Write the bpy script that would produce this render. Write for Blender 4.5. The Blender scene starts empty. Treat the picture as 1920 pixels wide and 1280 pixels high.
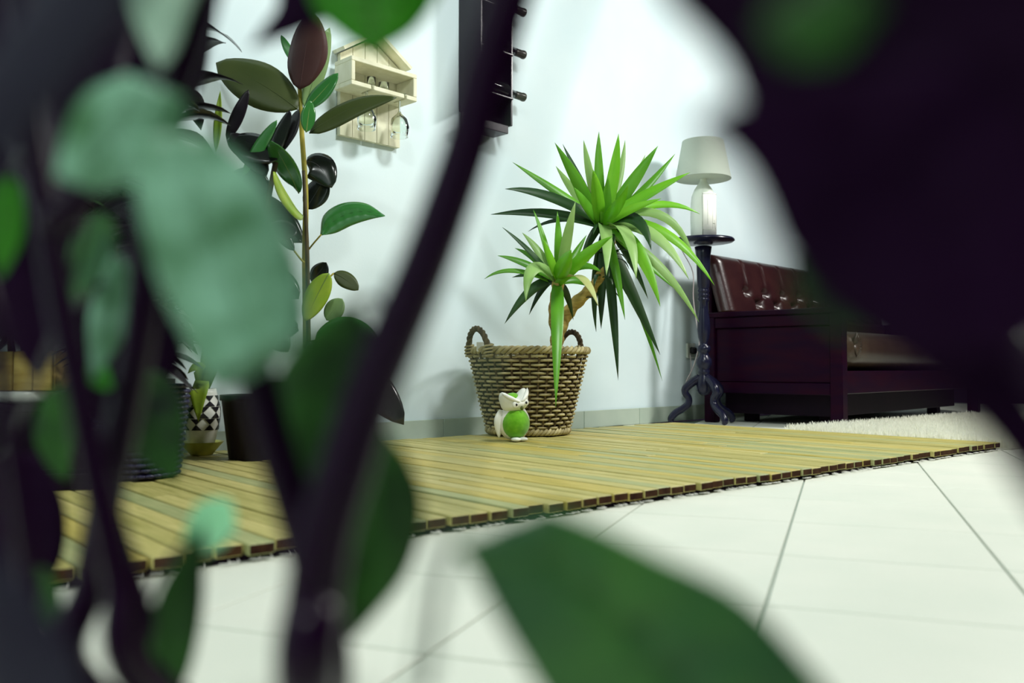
import bpy, math, random
from mathutils import Vector as V, Matrix
random.seed(7)
scene = bpy.context.scene
col = scene.collection

# ------------------------------------------------------------------ camera
F = 1650.0                                   # focal length in pixels of the 1920 px frame
HZ = 688.0                                   # horizon row
CAM_H = 0.28
CA = math.atan2(0.714, 0.700)                # heading: angle of the view from +Y towards +X
FW = V((math.sin(CA), math.cos(CA), 0)); RT = V((math.cos(CA), -math.sin(CA), 0))
PITCH = math.atan((HZ - 640) / F)
fwd = FW * math.cos(PITCH) + V((0, 0, math.sin(PITCH)))
upv = -FW * math.sin(PITCH) + V((0, 0, math.cos(PITCH)))
CAM = V((0, 0, CAM_H))
cam = bpy.data.cameras.new('camera'); cam_o = bpy.data.objects.new('camera', cam); col.objects.link(cam_o)
cam.sensor_width = 36; cam.lens = 36 * F / 1920; cam.clip_start = 0.01
m = Matrix((RT, upv, -fwd)).transposed().to_4x4(); m.translation = CAM
cam_o.matrix_world = m
cam.dof.use_dof = True; cam.dof.focus_distance = 3.2; cam.dof.aperture_fstop = 3.2
scene.camera = cam_o

# ------------------------------------------------------------------ light and exposure
vs = scene.view_settings
vs.view_transform = 'Standard'; vs.look = 'None'; vs.gamma = 1; vs.use_curve_mapping = False
vs.exposure = 0.78
w = bpy.data.worlds.new('world'); scene.world = w; w.use_nodes = True
w.node_tree.nodes['Background'].inputs[0].default_value = (0.05, 0.03, 0.07, 1)
w.node_tree.nodes['Background'].inputs[1].default_value = 0.2
def area(name, loc, target, size, power, color):
    l = bpy.data.lights.new(name, 'AREA'); l.shape = 'DISK'; l.size = size; l.energy = power; l.color = color
    o = bpy.data.objects.new(name, l); col.objects.link(o); o.location = loc
    o.rotation_euler = (V(target) - V(loc)).to_track_quat('-Z', 'Y').to_euler()
    return o
LAMP_A = (4.5, 0.35, 2.62); LAMP_B = (2.0, 0.55, 2.62)
area('ceiling_light_main', LAMP_A, (3.2, 1.6, 0.3), 0.62, 70, (1.0, 0.99, 0.95))
FILL_C = (-0.75, -0.2, 2.62)
area('added_fill_light', FILL_C, (0.2, 0.3, 0.2), 0.34, 22, (0.93, 1.0, 0.97))  # added fill behind the camera, brightens the foreground leaves
area('ceiling_light_second', LAMP_B, (2.0, 1.6, 0.0), 0.5, 33, (0.95, 1.0, 0.97))

# ------------------------------------------------------------------ pixel helpers (1920 x 1280 frame)
def ray(px, py):
    return fwd + RT * ((px - 960) / F) + upv * ((640 - py) / F)
def P(px, py, d):
    r = ray(px, py); return CAM + r * (d / r.dot(FW))
def G(px, py, z=0.0):
    r = ray(px, py); return CAM + r * ((z - CAM_H) / r.z)
def WY(px, py, y):
    r = ray(px, py); return CAM + r * (y / r.y)
def CF(r, f, z=0.0):
    return RT * r + FW * f + V((0, 0, z))

# ------------------------------------------------------------------ materials
MATS = {}
def mat(name, c1, c2=None, rough=0.5, spec=0.5, scale=8.0, stretch=(1, 1, 1), bump=0.0, transl=0.0, tc=None, metal=0.0, coat=0.0, dist=0.0, bscale=None, trans=0.0, ior=1.45, sheen=0.0):
    M = bpy.data.materials.new(name); M.use_nodes = True; nt = M.node_tree; N = nt.nodes; L = nt.links
    b = N['Principled BSDF']; b.inputs['Roughness'].default_value = rough; b.inputs['Specular IOR Level'].default_value = spec
    b.inputs['Metallic'].default_value = metal; b.inputs['Coat Weight'].default_value = coat; b.inputs['IOR'].default_value = ior
    b.inputs['Transmission Weight'].default_value = trans; b.inputs['Sheen Weight'].default_value = sheen
    b.inputs['Base Color'].default_value = (*c1, 1)
    if c2 or bump:
        t = N.new('ShaderNodeTexCoord'); mp = N.new('ShaderNodeMapping'); mp.inputs['Scale'].default_value = stretch
        L.new(t.outputs['Object'], mp.inputs[0])
        n = N.new('ShaderNodeTexNoise'); n.inputs['Scale'].default_value = scale; n.inputs['Detail'].default_value = 5; n.inputs['Distortion'].default_value = dist
        oi = N.new('ShaderNodeObjectInfo'); ad = N.new('ShaderNodeVectorMath'); ad.operation = 'MULTIPLY_ADD'
        cb = N.new('ShaderNodeCombineXYZ'); L.new(oi.outputs['Random'], cb.inputs[0]); L.new(oi.outputs['Random'], cb.inputs[1])
        L.new(cb.outputs[0], ad.inputs[0]); ad.inputs[1].default_value = (13, 29, 0); L.new(mp.outputs[0], ad.inputs[2])
        L.new(ad.outputs[0], n.inputs['Vector'])
        if c2:
            r = N.new('ShaderNodeValToRGB'); r.color_ramp.elements[0].position = 0.32; r.color_ramp.elements[1].position = 0.7
            r.color_ramp.elements[0].color = (*c1, 1); r.color_ramp.elements[1].color = (*c2, 1)
            L.new(n.outputs['Fac'], r.inputs[0]); L.new(r.outputs[0], b.inputs['Base Color'])
        if bump:
            n2 = n
            if bscale:
                n2 = N.new('ShaderNodeTexNoise'); n2.inputs['Scale'].default_value = bscale; L.new(ad.outputs[0], n2.inputs['Vector'])
            bp = N.new('ShaderNodeBump'); bp.inputs['Strength'].default_value = bump; bp.inputs['Distance'].default_value = 0.004
            L.new(n2.outputs['Fac'], bp.inputs['Height']); L.new(bp.outputs[0], b.inputs['Normal'])
    if transl:
        tb = N.new('ShaderNodeBsdfTranslucent'); tb.inputs[0].default_value = (*(tc or c1), 1)
        mx = N.new('ShaderNodeMixShader'); mx.inputs[0].default_value = transl
        L.new(b.outputs[0], mx.inputs[1]); L.new(tb.outputs[0], mx.inputs[2]); L.new(mx.outputs[0], N['Material Output'].inputs[0])
    MATS[name] = M
    return M
mat('wall_paint', (0.70, 0.83, 0.87), (0.75, 0.86, 0.89), 0.75, 0.2, 3, bump=0.05, bscale=160)
mat('plum_paint', (0.030, 0.016, 0.040), (0.035, 0.02, 0.045), 0.8, 0.2, 3)
mat('ceiling_paint', (0.10, 0.12, 0.11), None, 0.9, 0.1)
mat('tile', (0.71, 0.74, 0.64), (0.77, 0.78, 0.68), 0.42, 0.4, 5, bump=0.03, bscale=90)
mat('grout', (0.30, 0.36, 0.31), (0.24, 0.30, 0.26), 0.9, 0.1, 20)
mat('base_tile', (0.42, 0.50, 0.42), (0.50, 0.57, 0.48), 0.35, 0.4, 6)
for i, (a, b_) in enumerate([((0.33, 0.30, 0.085), (0.50, 0.44, 0.16)), ((0.40, 0.36, 0.11), (0.58, 0.50, 0.20)), ((0.28, 0.31, 0.13), (0.44, 0.44, 0.20)), ((0.38, 0.31, 0.06), (0.55, 0.45, 0.13))]):
    mat('slat_wood%d' % i, a, b_, 0.5, 0.35, 7, (1.2, 14, 14), bump=0.25, dist=0.6)
mat('slat_end', (0.028, 0.010, 0.006), (0.075, 0.035, 0.014), 0.8, 0.1, 40)
mat('runner', (0.012, 0.006, 0.012), None, 0.9, 0.1)
mat('white_cord', (0.75, 0.74, 0.68), None, 0.7, 0.2)
mat('wicker', (0.24, 0.19, 0.085), (0.60, 0.52, 0.28), 0.6, 0.3, 16, bump=0.2)
mat('wicker_dark', (0.05, 0.032, 0.018), (0.15, 0.11, 0.055), 0.7, 0.2, 16, bump=0.2)
mat('soil', (0.02, 0.013, 0.01), (0.05, 0.03, 0.02), 0.95, 0.1, 30, bump=0.6)
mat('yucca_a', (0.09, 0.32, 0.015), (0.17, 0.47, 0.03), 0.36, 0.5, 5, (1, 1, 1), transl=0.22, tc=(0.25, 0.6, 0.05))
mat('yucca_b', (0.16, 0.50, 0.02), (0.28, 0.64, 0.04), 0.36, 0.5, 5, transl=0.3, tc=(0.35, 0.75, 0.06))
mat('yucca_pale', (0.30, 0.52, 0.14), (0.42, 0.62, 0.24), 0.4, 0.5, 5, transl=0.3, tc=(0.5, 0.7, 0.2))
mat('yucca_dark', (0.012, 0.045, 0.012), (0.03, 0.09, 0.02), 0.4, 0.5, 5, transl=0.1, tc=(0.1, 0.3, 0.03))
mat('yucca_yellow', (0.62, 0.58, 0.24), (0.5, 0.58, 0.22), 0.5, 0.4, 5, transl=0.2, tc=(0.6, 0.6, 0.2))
mat('yucca_trunk', (0.28, 0.19, 0.05), (0.56, 0.42, 0.13), 0.8, 0.2, 22, (1, 1, 4), bump=0.8)
mat('white_ceramic', (0.86, 0.86, 0.80), (0.80, 0.80, 0.73), 0.28, 0.5, 14)
mat('green_velvet', (0.11, 0.36, 0.01), (0.17, 0.46, 0.02), 0.9, 0.1, 60, bump=0.3, sheen=0.4)
mat('black_dot', (0.012, 0.01, 0.015), None, 0.3, 0.5)
mat('beak', (0.10, 0.12, 0.03), None, 0.5, 0.4)
mat('table_paint', (0.006, 0.006, 0.022), (0.010, 0.011, 0.032), 0.26, 0.4, 9)
mat('shade', (0.62, 0.68, 0.60), (0.66, 0.72, 0.63), 0.85, 0.2, 60, (1, 1, 6), transl=0.25, tc=(0.7, 0.75, 0.66))
mat('lamp_glass', (0.74, 0.80, 0.70), (0.80, 0.84, 0.76), 0.25, 0.5, 12)
mat('label_paper', (0.92, 0.92, 0.86), None, 0.6, 0.2)
mat('label_ink', (0.30, 0.33, 0.26), None, 0.6, 0.2)
mat('pink_cord', (0.62, 0.52, 0.54), None, 0.5, 0.4)
mat('socket_white', (0.72, 0.76, 0.72), None, 0.35, 0.5)
mat('sofa_wood', (0.0085, 0.0008, 0.0105), (0.017, 0.0014, 0.009), 0.40, 0.08, 5, (1, 1, 6), bump=0.05)
mat('leather', (0.022, 0.005, 0.007), (0.036, 0.010, 0.010), 0.30, 0.6, 9, bump=0.12, bscale=130)
mat('leather_seat', (0.045, 0.026, 0.016), (0.065, 0.042, 0.026), 0.34, 0.6, 9, bump=0.12, bscale=130)
mat('rug_white', (0.90, 0.90, 0.80), (0.96, 0.96, 0.88), 0.9, 0.1, 30, transl=0.4, tc=(0.95, 0.95, 0.86))
mat('shelf_wood', (0.72, 0.70, 0.50), (0.82, 0.80, 0.62), 0.6, 0.3, 9, (4, 4, 1), bump=0.1)
mat('glass', (0.93, 0.98, 0.95), None, 0.02, 0.5, trans=1.0, ior=1.3)
mat('black_metal', (0.010, 0.006, 0.014), None, 0.25, 0.5)
mat('bottle_glass', (0.012, 0.012, 0.014), None, 0.08, 0.6)
mat('foil', (0.06, 0.055, 0.05), None, 0.35, 0.5, metal=0.5)
mat('ficus_dark', (0.010, 0.010, 0.012), (0.014, 0.024, 0.014), 0.18, 0.6, 6, transl=0.05, tc=(0.05, 0.1, 0.02))
mat('ficus_under', (0.040, 0.060, 0.012), (0.060, 0.080, 0.018), 0.45, 0.4, 7, transl=0.12, tc=(0.12, 0.16, 0.02))
mat('ficus_brown', (0.045, 0.014, 0.014), (0.060, 0.020, 0.016), 0.5, 0.3, 7, transl=0.05, tc=(0.12, 0.04, 0.02))
mat('ficus_green', (0.035, 0.17, 0.035), (0.05, 0.22, 0.05), 0.16, 0.7, 7, transl=0.1, tc=(0.1, 0.35, 0.04))
mat('ficus_pale', (0.20, 0.34, 0.12), (0.30, 0.44, 0.20), 0.3, 0.5, 7, transl=0.2, tc=(0.3, 0.5, 0.12))
mat('ficus_lime', (0.24, 0.42, 0.03), (0.42, 0.55, 0.06), 0.35, 0.5, 14, transl=0.25, tc=(0.45, 0.6, 0.06))
mat('ficus_vein', (0.16, 0.26, 0.06), None, 0.4, 0.4)
mat('cane', (0.46, 0.36, 0.05), (0.26, 0.26, 0.04), 0.55, 0.3, 24, bump=0.3)
mat('cane_dark', (0.045, 0.035, 0.018), (0.09, 0.07, 0.03), 0.6, 0.3, 24, bump=0.3)
mat('dark_leaf', (0.007, 0.003, 0.009), (0.010, 0.009, 0.009), 0.36, 0.3, 8)
mat('pot_purple', (0.010, 0.007, 0.034), (0.030, 0.026, 0.085), 0.35, 0.5, 20)
mat('pot_dark', (0.007, 0.003, 0.010), None, 0.4, 0.3)
mat('saucer_yellow', (0.50, 0.52, 0.08), (0.58, 0.58, 0.14), 0.35, 0.5, 8)
mat('terracotta', (0.52, 0.11, 0.06), None, 0.7, 0.2)
mat('crate_wood', (0.30, 0.20, 0.05), (0.48, 0.36, 0.11), 0.7, 0.2, 10, (1, 1, 5), bump=0.4)
mat('tray_wood', (0.006, 0.0015, 0.008), (0.009, 0.002, 0.010), 0.6, 0.15, 8)
# foreground shrub
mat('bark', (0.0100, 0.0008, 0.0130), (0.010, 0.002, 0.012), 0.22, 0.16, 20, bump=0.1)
mat('fg_shaded', (0.0105, 0.0009, 0.0150), (0.0100, 0.0022, 0.0130), 0.8, 0.08, 14)  # leaves in shadow: the shade is put into this near-black colour
mat('fg_deep', (0.006, 0.010, 0.008), (0.036, 0.15, 0.018), 0.5, 0.3, 30, transl=0.10, tc=(0.06, 0.30, 0.03))
mat('fg_mid', (0.015, 0.070, 0.030), (0.06, 0.19, 0.03), 0.5, 0.4, 40, transl=0.12, tc=(0.06, 0.30, 0.04))
mat('fg_bright', (0.03, 0.16, 0.012), (0.07, 0.26, 0.015), 0.5, 0.4, 26, transl=0.45, tc=(0.10, 0.55, 0.02))
mat('fg_teal_sheen', (0.022, 0.13, 0.020), (0.34, 0.66, 0.47), 0.34, 0.6, 44, transl=0.12, tc=(0.10, 0.35, 0.08))  # pale teal paints the gloss reflected from wall and ceiling
mat('fg_pale', (0.20, 0.36, 0.24), (0.46, 0.62, 0.50), 0.5, 0.4, 40)
mat('fg_lit_mint', (0.50, 0.86, 0.60), (0.56, 0.90, 0.66), 0.5, 0.4, 20, transl=0.55, tc=(0.6, 0.95, 0.7))  # strongly lit leaf, the light is put into the mint colour
mat('fg_grey', (0.034, 0.034, 0.052), (0.010, 0.006, 0.02), 0.45, 0.2, 14)
mat('fg_stalk', (0.10, 0.16, 0.10), None, 0.5, 0.4)

# ------------------------------------------------------------------ mesh helpers
ORG = {}                                     # world origin of every object built here
class MB:
    def __init__(s): s.v = []; s.f = []; s.mi = []
    def add(s, vs_, fs, mi=0):
        o = len(s.v); s.v += [V(p) for p in vs_]
        for f_ in fs: s.f.append(tuple(i + o for i in f_)); s.mi.append(mi)
        return s
    def box(s, c, sx, sy, sz, X=V((1, 0, 0)), Y=V((0, 1, 0)), Z=V((0, 0, 1)), mi=0, bev=0.0):
        c = V(c); hx, hy, hz = sx / 2, sy / 2, sz / 2
        if bev <= 0:
            pts = [c + X * (a * hx) + Y * (b * hy) + Z * (d * hz) for d in (-1, 1) for b in (-1, 1) for a in (-1, 1)]
            return s.add(pts, [(0, 2, 3, 1), (4, 5, 7, 6), (0, 1, 5, 4), (2, 6, 7, 3), (0, 4, 6, 2), (1, 3, 7, 5)], mi)
        rings = []
        def ring(z, ins):
            a, b, k = hx - ins, hy - ins, bev
            q = [(-a + k, -b), (a - k, -b), (a, -b + k), (a, b - k), (a - k, b), (-a + k, b), (-a, b - k), (-a, -b + k)]
            return [c + X * x + Y * y + Z * z for x, y in q]
        pts = ring(-hz, bev) + ring(-hz + bev, 0) + ring(hz - bev, 0) + ring(hz, bev)
        fs = [tuple(reversed(range(8))), tuple(range(24, 32))]
        for r in range(3):
            for i in range(8): fs.append((r * 8 + i, r * 8 + (i + 1) % 8, r * 8 + 8 + (i + 1) % 8, r * 8 + 8 + i))
        return s.add(pts, fs, mi)
    def lathe(s, prof, c, seg=24, closed=False, sx=1, sy=1, mi=0):
        c = V(c); pts = []; fs = []
        for r, z in prof:
            for i in range(seg):
                a = 2 * math.pi * i / seg; pts.append(c + V((r * math.cos(a) * sx, r * math.sin(a) * sy, z)))
        for k in range(len(prof) - 1):
            for i in range(seg):
                j = (i + 1) % seg; fs.append((k * seg + i, k * seg + j, k * seg + seg + j, k * seg + seg + i))
        if prof[0][0] > 1e-5: fs.append(tuple(reversed(range(seg))))
        if prof[-1][0] > 1e-5 and not closed: fs.append(tuple(range((len(prof) - 1) * seg, len(prof) * seg)))
        return s.add(pts, fs, mi)
    def tube(s, path, rad, seg=8, closed=False, mi=0, flat=1.0, up=None):
        n = len(path); path = [V(p) for p in path]
        if not isinstance(rad, (list, tuple)): rad = [rad] * n
        pts = []; fs = []; ref = up or V((0.31, 0.17, 0.93)).normalized()
        for i, p in enumerate(path):
            t = (path[(i + 1) % n] - path[i - 1]) if closed else (path[min(i + 1, n - 1)] - path[max(i - 1, 0)])
            t = t.normalized() if t.length > 1e-9 else V((0, 0, 1))
            a = t.cross(ref)
            if a.length < 0.05: a = t.cross(V((1, 0, 0)))
            a.normalize(); b = a.cross(t)
            ref = b
            for k in range(seg):
                an = 2 * math.pi * k / seg
                pts.append(p + a * (math.cos(an) * rad[i]) + b * (math.sin(an) * rad[i] * flat))
        rng = n if closed else n - 1
        for i in range(rng):
            for k in range(seg):
                j = (k + 1) % seg; i2 = (i + 1) % n
                fs.append((i * seg + k, i * seg + j, i2 * seg + j, i2 * seg + k))
        if not closed:
            fs.append(tuple(reversed(range(seg)))); fs.append(tuple(range((n - 1) * seg, n * seg)))
        return s.add(pts, fs, mi)
    def sphere(s, c, rx, ry, rz, X=V((1, 0, 0)), Y=V((0, 1, 0)), Z=V((0, 0, 1)), seg=16, rg=10, fn=None):
        pts = []; fs = []; c = V(c)
        for i in range(rg + 1):
            t = math.pi * i / rg
            for k in range(seg):
                a = 2 * math.pi * k / seg
                u = V((math.sin(t) * math.cos(a), math.sin(t) * math.sin(a), -math.cos(t)))
                q = V((u.x * rx, u.y * ry, u.z * rz))
                if fn: q = fn(u, q)
                pts.append(c + X * q.x + Y * q.y + Z * q.z)
        for i in range(rg):
            for k in range(seg):
                j = (k + 1) % seg; fs.append((i * seg + k, i * seg + j, i * seg + seg + j, i * seg + seg + k))
        return s.add(pts, fs)
    def mesh(s, name, mats, org, smooth=True):
        me = bpy.data.meshes.new(name); me.from_pydata([tuple(p - org) for p in s.v], [], s.f)
        for k in (mats if isinstance(mats, (list, tuple)) else [mats]): me.materials.append(MATS[k])
        for p, mi in zip(me.polygons, s.mi): p.use_smooth = smooth; p.material_index = mi
        me.update(); return me
    def build(s, name, mats, parent=None, smooth=True, solid=0.0, org=None):
        base = ORG[parent.name] if parent else (V(org) if org is not None else V((0, 0, 0)))
        o = bpy.data.objects.new(name, s.mesh(name, mats, base, smooth)); col.objects.link(o)
        if parent: o.parent = parent
        else: o.location = base
        ORG[o.name] = base
        if smooth == 'auto' or (smooth and solid == 0):
            pass
        if solid:
            md = o.modifiers.new('thickness', 'SOLIDIFY'); md.thickness = solid; md.offset = 0
        return o
def flatish(o, ang=35):
    me = o.data
    me.set_sharp_from_angle(angle=math.radians(ang)); return o
def tag(o, label, cat, group=None):
    o['label'] = label; o['category'] = cat
    if group: o['group'] = group
    return o
def thing(name, loc, label, cat, group=None):
    o = bpy.data.objects.new(name, None); col.objects.link(o); o.location = loc; o.empty_display_size = 0.05
    ORG[o.name] = V(loc); return tag(o, label, cat, group)
def struct(o): o['kind'] = 'structure'; return o
def bez(pts, n=14):
    out = []
    pts = [V(p) for p in pts]
    for i in range(n + 1):
        t = i / n; q = list(pts)
        while len(q) > 1: q = [q[k].lerp(q[k + 1], t) for k in range(len(q) - 1)]
        out.append(q[0])
    return out
def crom(pts, n=6):
    pts = [V(p) for p in pts]
    e = [pts[0] * 2 - pts[1]] + pts + [pts[-1] * 2 - pts[-2]]; out = []
    for i in range(1, len(e) - 2):
        p0, p1, p2, p3 = e[i - 1:i + 3]
        for k in range(n):
            t = k / n
            out.append(0.5 * ((2 * p1) + (p2 - p0) * t + (2 * p0 - 5 * p1 + 4 * p2 - p3) * t * t + (3 * p1 - p0 - 3 * p2 + p3) * t ** 3))
    out.append(pts[-1]); return out
def resample(pts, n):
    d = [0]
    for a, b in zip(pts, pts[1:]): d.append(d[-1] + (b - a).length)
    out = []; k = 0
    for i in range(n + 1):
        s = d[-1] * i / n
        while k < len(d) - 2 and d[k + 1] < s: k += 1
        t = (s - d[k]) / max(d[k + 1] - d[k], 1e-9); out.append(pts[k].lerp(pts[k + 1], min(max(t, 0), 1)))
    return out
PROF = {
    'sword': lambda t: (0.55 + 1.6 * t if t < 0.28 else 1.0) * (1 - max(0, (t - 0.42) / 0.58) ** 1.9) * 0.999 + 0.001,
    'ellipse': lambda t: max(0.012, math.sin(math.pi * min(1, max(0, t)) ** 0.95) ** 0.62),
    'ovate': lambda t: max(0.012, math.sin(math.pi * t ** 0.72) ** 0.75),
    'lance': lambda t: max(0.012, math.sin(math.pi * t ** 0.85) ** 0.95),
}
def blade(path, wid, prof, nh, fold=0.12, nx=4, wav=0.0, ph=0.0, cup=0.0):
    """a leaf blade along a curved midrib; nh: which way the face looks; fold: V crease; cup: rolled edges"""
    mb = MB(); n = len(path) - 1; pr = PROF[prof]; pts = []; fs = []
    for i, p in enumerate(path):
        t = i / n
        T = (path[min(i + 1, n)] - path[max(i - 1, 0)]).normalized()
        S = T.cross(nh)
        if S.length < 1e-3: S = T.orthogonal()
        S.normalize(); Nn = S.cross(T)
        hw = wid / 2 * pr(t)
        for k in range(nx + 1):
            u = 2 * k / nx - 1
            pts.append(p + S * (u * hw) + Nn * (abs(u) * fold * hw - cup * u * u * hw + wav * hw * math.sin(9 * t + ph + (1.3 if u > 0 else 0)) * abs(u)))
    for i in range(n):
        for k in range(nx):
            a = i * (nx + 1) + k; fs.append((a, a + 1, a + nx + 2, a + nx + 1))
    return mb.add(pts, fs)

# ================================================================== the setting
WALL_Y = 2.60; X0, X1, Y0, H = -1.3, 7.6, -3.0, 2.70
def quad_wall(name, a, b, m_, thick, nrm):
    a, b = V(a), V(b); d = (b - a); L_ = d.length; d.normalize()
    mb = MB(); mb.box((a + b) / 2 + V(nrm) * (thick / 2) + V((0, 0, H / 2)), L_, thick, H, d, V(nrm))
    return struct(mb.build(name, m_, smooth=False))
quad_wall('wall_back', (X0, WALL_Y, 0), (X1, WALL_Y, 0), 'wall_paint', 0.12, (0, 1, 0))
quad_wall('wall_left', (X0, Y0, 0), (X0, WALL_Y, 0), 'wall_paint', 0.12, (-1, 0, 0))
quad_wall('wall_right', (X1, Y0, 0), (X1, WALL_Y, 0), 'plum_paint', 0.12, (1, 0, 0))
quad_wall('wall_front', (X0, Y0, 0), (X1, Y0, 0), 'plum_paint', 0.12, (0, -1, 0))
struct(MB().box(((X0 + X1) / 2, (Y0 + WALL_Y) / 2, H + 0.05), X1 - X0, WALL_Y - Y0, 0.1).build('ceiling', 'ceiling_paint', smooth=False))
floor = struct(MB().box(((X0 + X1) / 2, (Y0 + WALL_Y) / 2, -0.055), X1 - X0, WALL_Y - Y0, 0.1).build('floor', 'grout', smooth=False))   # top at -5 mm, tiles up to 0
# floor tiles, laid diagonally to the wall
TA = math.radians(20.4); TS = 0.2975
tu = FW * math.cos(TA) + RT * math.sin(TA); tv = RT * math.cos(TA) - FW * math.sin(TA)
tile_mesh = MB().box((0, 0, -0.004), TS - 0.0035, TS - 0.0035, 0.008, tv, tu, bev=0.0012).mesh('floor_tile', 'tile', V((0, 0, 0)), False)
cells = []
for i in range(-40, 41):
    for j in range(-40, 41):
        c = tv * (0.213 + (i + 0.5) * TS) + tu * (0.785 + (j + 0.5) * TS)
        if X0 + 0.21 < c.x < X1 - 0.21 and Y0 + 0.21 < c.y < WALL_Y - 0.02: cells.append(c)
def seen(c):
    f_ = c.dot(FW); return (0 if (f_ > 0.3 and abs(c.dot(RT)) < 0.62 * f_ + 0.3) else 50) + c.length
cells.sort(key=seen)
for c in cells[:290]:
    o = bpy.data.objects.new('floor_tile', tile_mesh); col.objects.link(o); o.parent = floor; o.location = c
    if c.y + 0.21 > WALL_Y: o.scale = (1, 1, 1)
mb = MB()
for c in cells[290:]: mb.box(c + V((0, 0, -0.004)), TS - 0.0035, TS - 0.0035, 0.008, tv, tu)
o = mb.build('floor_tiling', 'tile', floor, smooth=False); o['kind'] = 'stuff'
# skirting of tiles
bb = struct(MB().box(((X0 + X1) / 2, WALL_Y - 0.003, 0.039), X1 - X0, 0.006, 0.078).build('baseboard_back', 'grout', smooth=False))
bt = MB().box((0, 0, 0), 0.4225, 0.010, 0.078, bev=0.0015).mesh('skirting_tile', 'base_tile', V((0, 0, 0)), False)
x = 3.11 - 0.425 * 10 + 0.2125
while x < X1 - 0.2:
    if x > X0 + 0.25:
        o = bpy.data.objects.new('skirting_tile', bt); col.objects.link(o); o.parent = bb; o.location = (x, WALL_Y - 0.0085, 0.040)
    x += 0.425
# ceiling lamps; the first is only a housing for the added fill light
for L_, lab in ((FILL_C, 'added white ceiling disc of the unseen fill light for the foreground leaves'), (LAMP_A, 'round white ceiling lamp above the space before the sofa'), (LAMP_B, 'round white ceiling lamp above the slatted mat')):
    t = thing('ceiling_lamp', (L_[0], L_[1], H), lab, 'lamp')
    MB().lathe([(0.0, 0.0), (0.20, 0.0), (0.21, -0.03), (0.20, -0.05), (0.185, -0.05), (0.18, -0.03), (0.0, -0.03)], (L_[0], L_[1], H), 32).build('housing', 'white_ceramic', t)

# ================================================================== slatted mat
MD = (RT * 0.765 + FW * 0.644).normalized(); MS = V((-MD.y, MD.x, 0))      # along the front edge, along the slats
c_fr = G(1874, 829, 0.027); c_fr.z = 0
MATZ = 0.0288; SL = 1.40; PITCH_S = 0.0448; NS = 65
mat_o = thing('slatted_mat', c_fr, 'wide roll-out mat of weathered yellow-brown wooden slats on the tiled floor', 'mat')
rn = MB()
for k in range(6):
    yk = 0.035 + k * (SL - 0.07) / 5
    rn.box(c_fr - MD * (NS * PITCH_S / 2) + MS * yk + V((0, 0, 0.0055)), NS * PITCH_S - 0.01, 0.05, 0.009, MD, MS)
rn.build('runner', 'runner', mat_o, smooth=False)
cord = MB()
rs = random.Random(3)
for i in range(NS):
    xc = -(i + 0.5) * PITCH_S; wdt = PITCH_S - (0.0022 if i < 42 else 0.0045)
    cuts = [0, SL]
    if rs.random() < 0.75: cuts = [0, rs.uniform(0.25, 1.15), SL]
    for a, b_ in zip(cuts, cuts[1:]):
        jit = rs.uniform(-0.008, 0.006) if a == 0 else 0
        dz = rs.uniform(-0.0014, 0.0010); a2 = a + jit + (0.001 if a else 0); b2 = b_ - 0.001
        sb = MB(); tilt = rs.uniform(-0.012, 0.012)
        Xs = (MD + V((0, 0, tilt))).normalized(); Zs = Xs.cross(MS)
        sb.box(c_fr + MD * xc + MS * ((a2 + b2) / 2) + V((0, 0, 0.0185 + dz)), b2 - a2, wdt, 0.017, MS, -Xs, Zs, bev=0.0016)
        for q, f_ in enumerate(sb.f):                                     # end grain is darker
            ctr = sum((sb.v[k] for k in f_), V((0, 0, 0))) / len(f_)
            nn = (sb.v[f_[1]] - sb.v[f_[0]]).cross(sb.v[f_[2]] - sb.v[f_[1]]).normalized()
            if abs(nn.dot(MS)) > 0.8: sb.mi[q] = 1
        base = c_fr + MD * xc + MS * a2
        me = sb.mesh('slat', ['slat_wood%d' % rs.choice([0, 0, 1, 1, 2, 3]), 'slat_end'], base, False)
        # rotate the mesh into its own axes so that the grain runs along the slat
        rot = Matrix((MS, -MD, V((0, 0, 1)))).transposed().to_4x4()
        me.transform(rot.inverted())
        o = bpy.data.objects.new('slat', me); col.objects.link(o); o.parent = mat_o; o.matrix_local = Matrix.Translation(base - c_fr) @ rot
    for q in (0, 1):
        p = c_fr + MD * (xc + rs.uniform(-0.014, 0.014)) + MS * rs.uniform(-0.004, 0.004)
        cord.tube([p + V((0, 0, 0.006)) + MD * 0.010 + MS * 0.02, p + V((0, 0, 0.005)) - MS * 0.012, p + V((0, 0, 0.0045)) - MD * 0.012 - MS * 0.002], 0.0009, 5)
cord.build('binding_cord', 'white_cord', mat_o)['kind'] = 'stuff'

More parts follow.
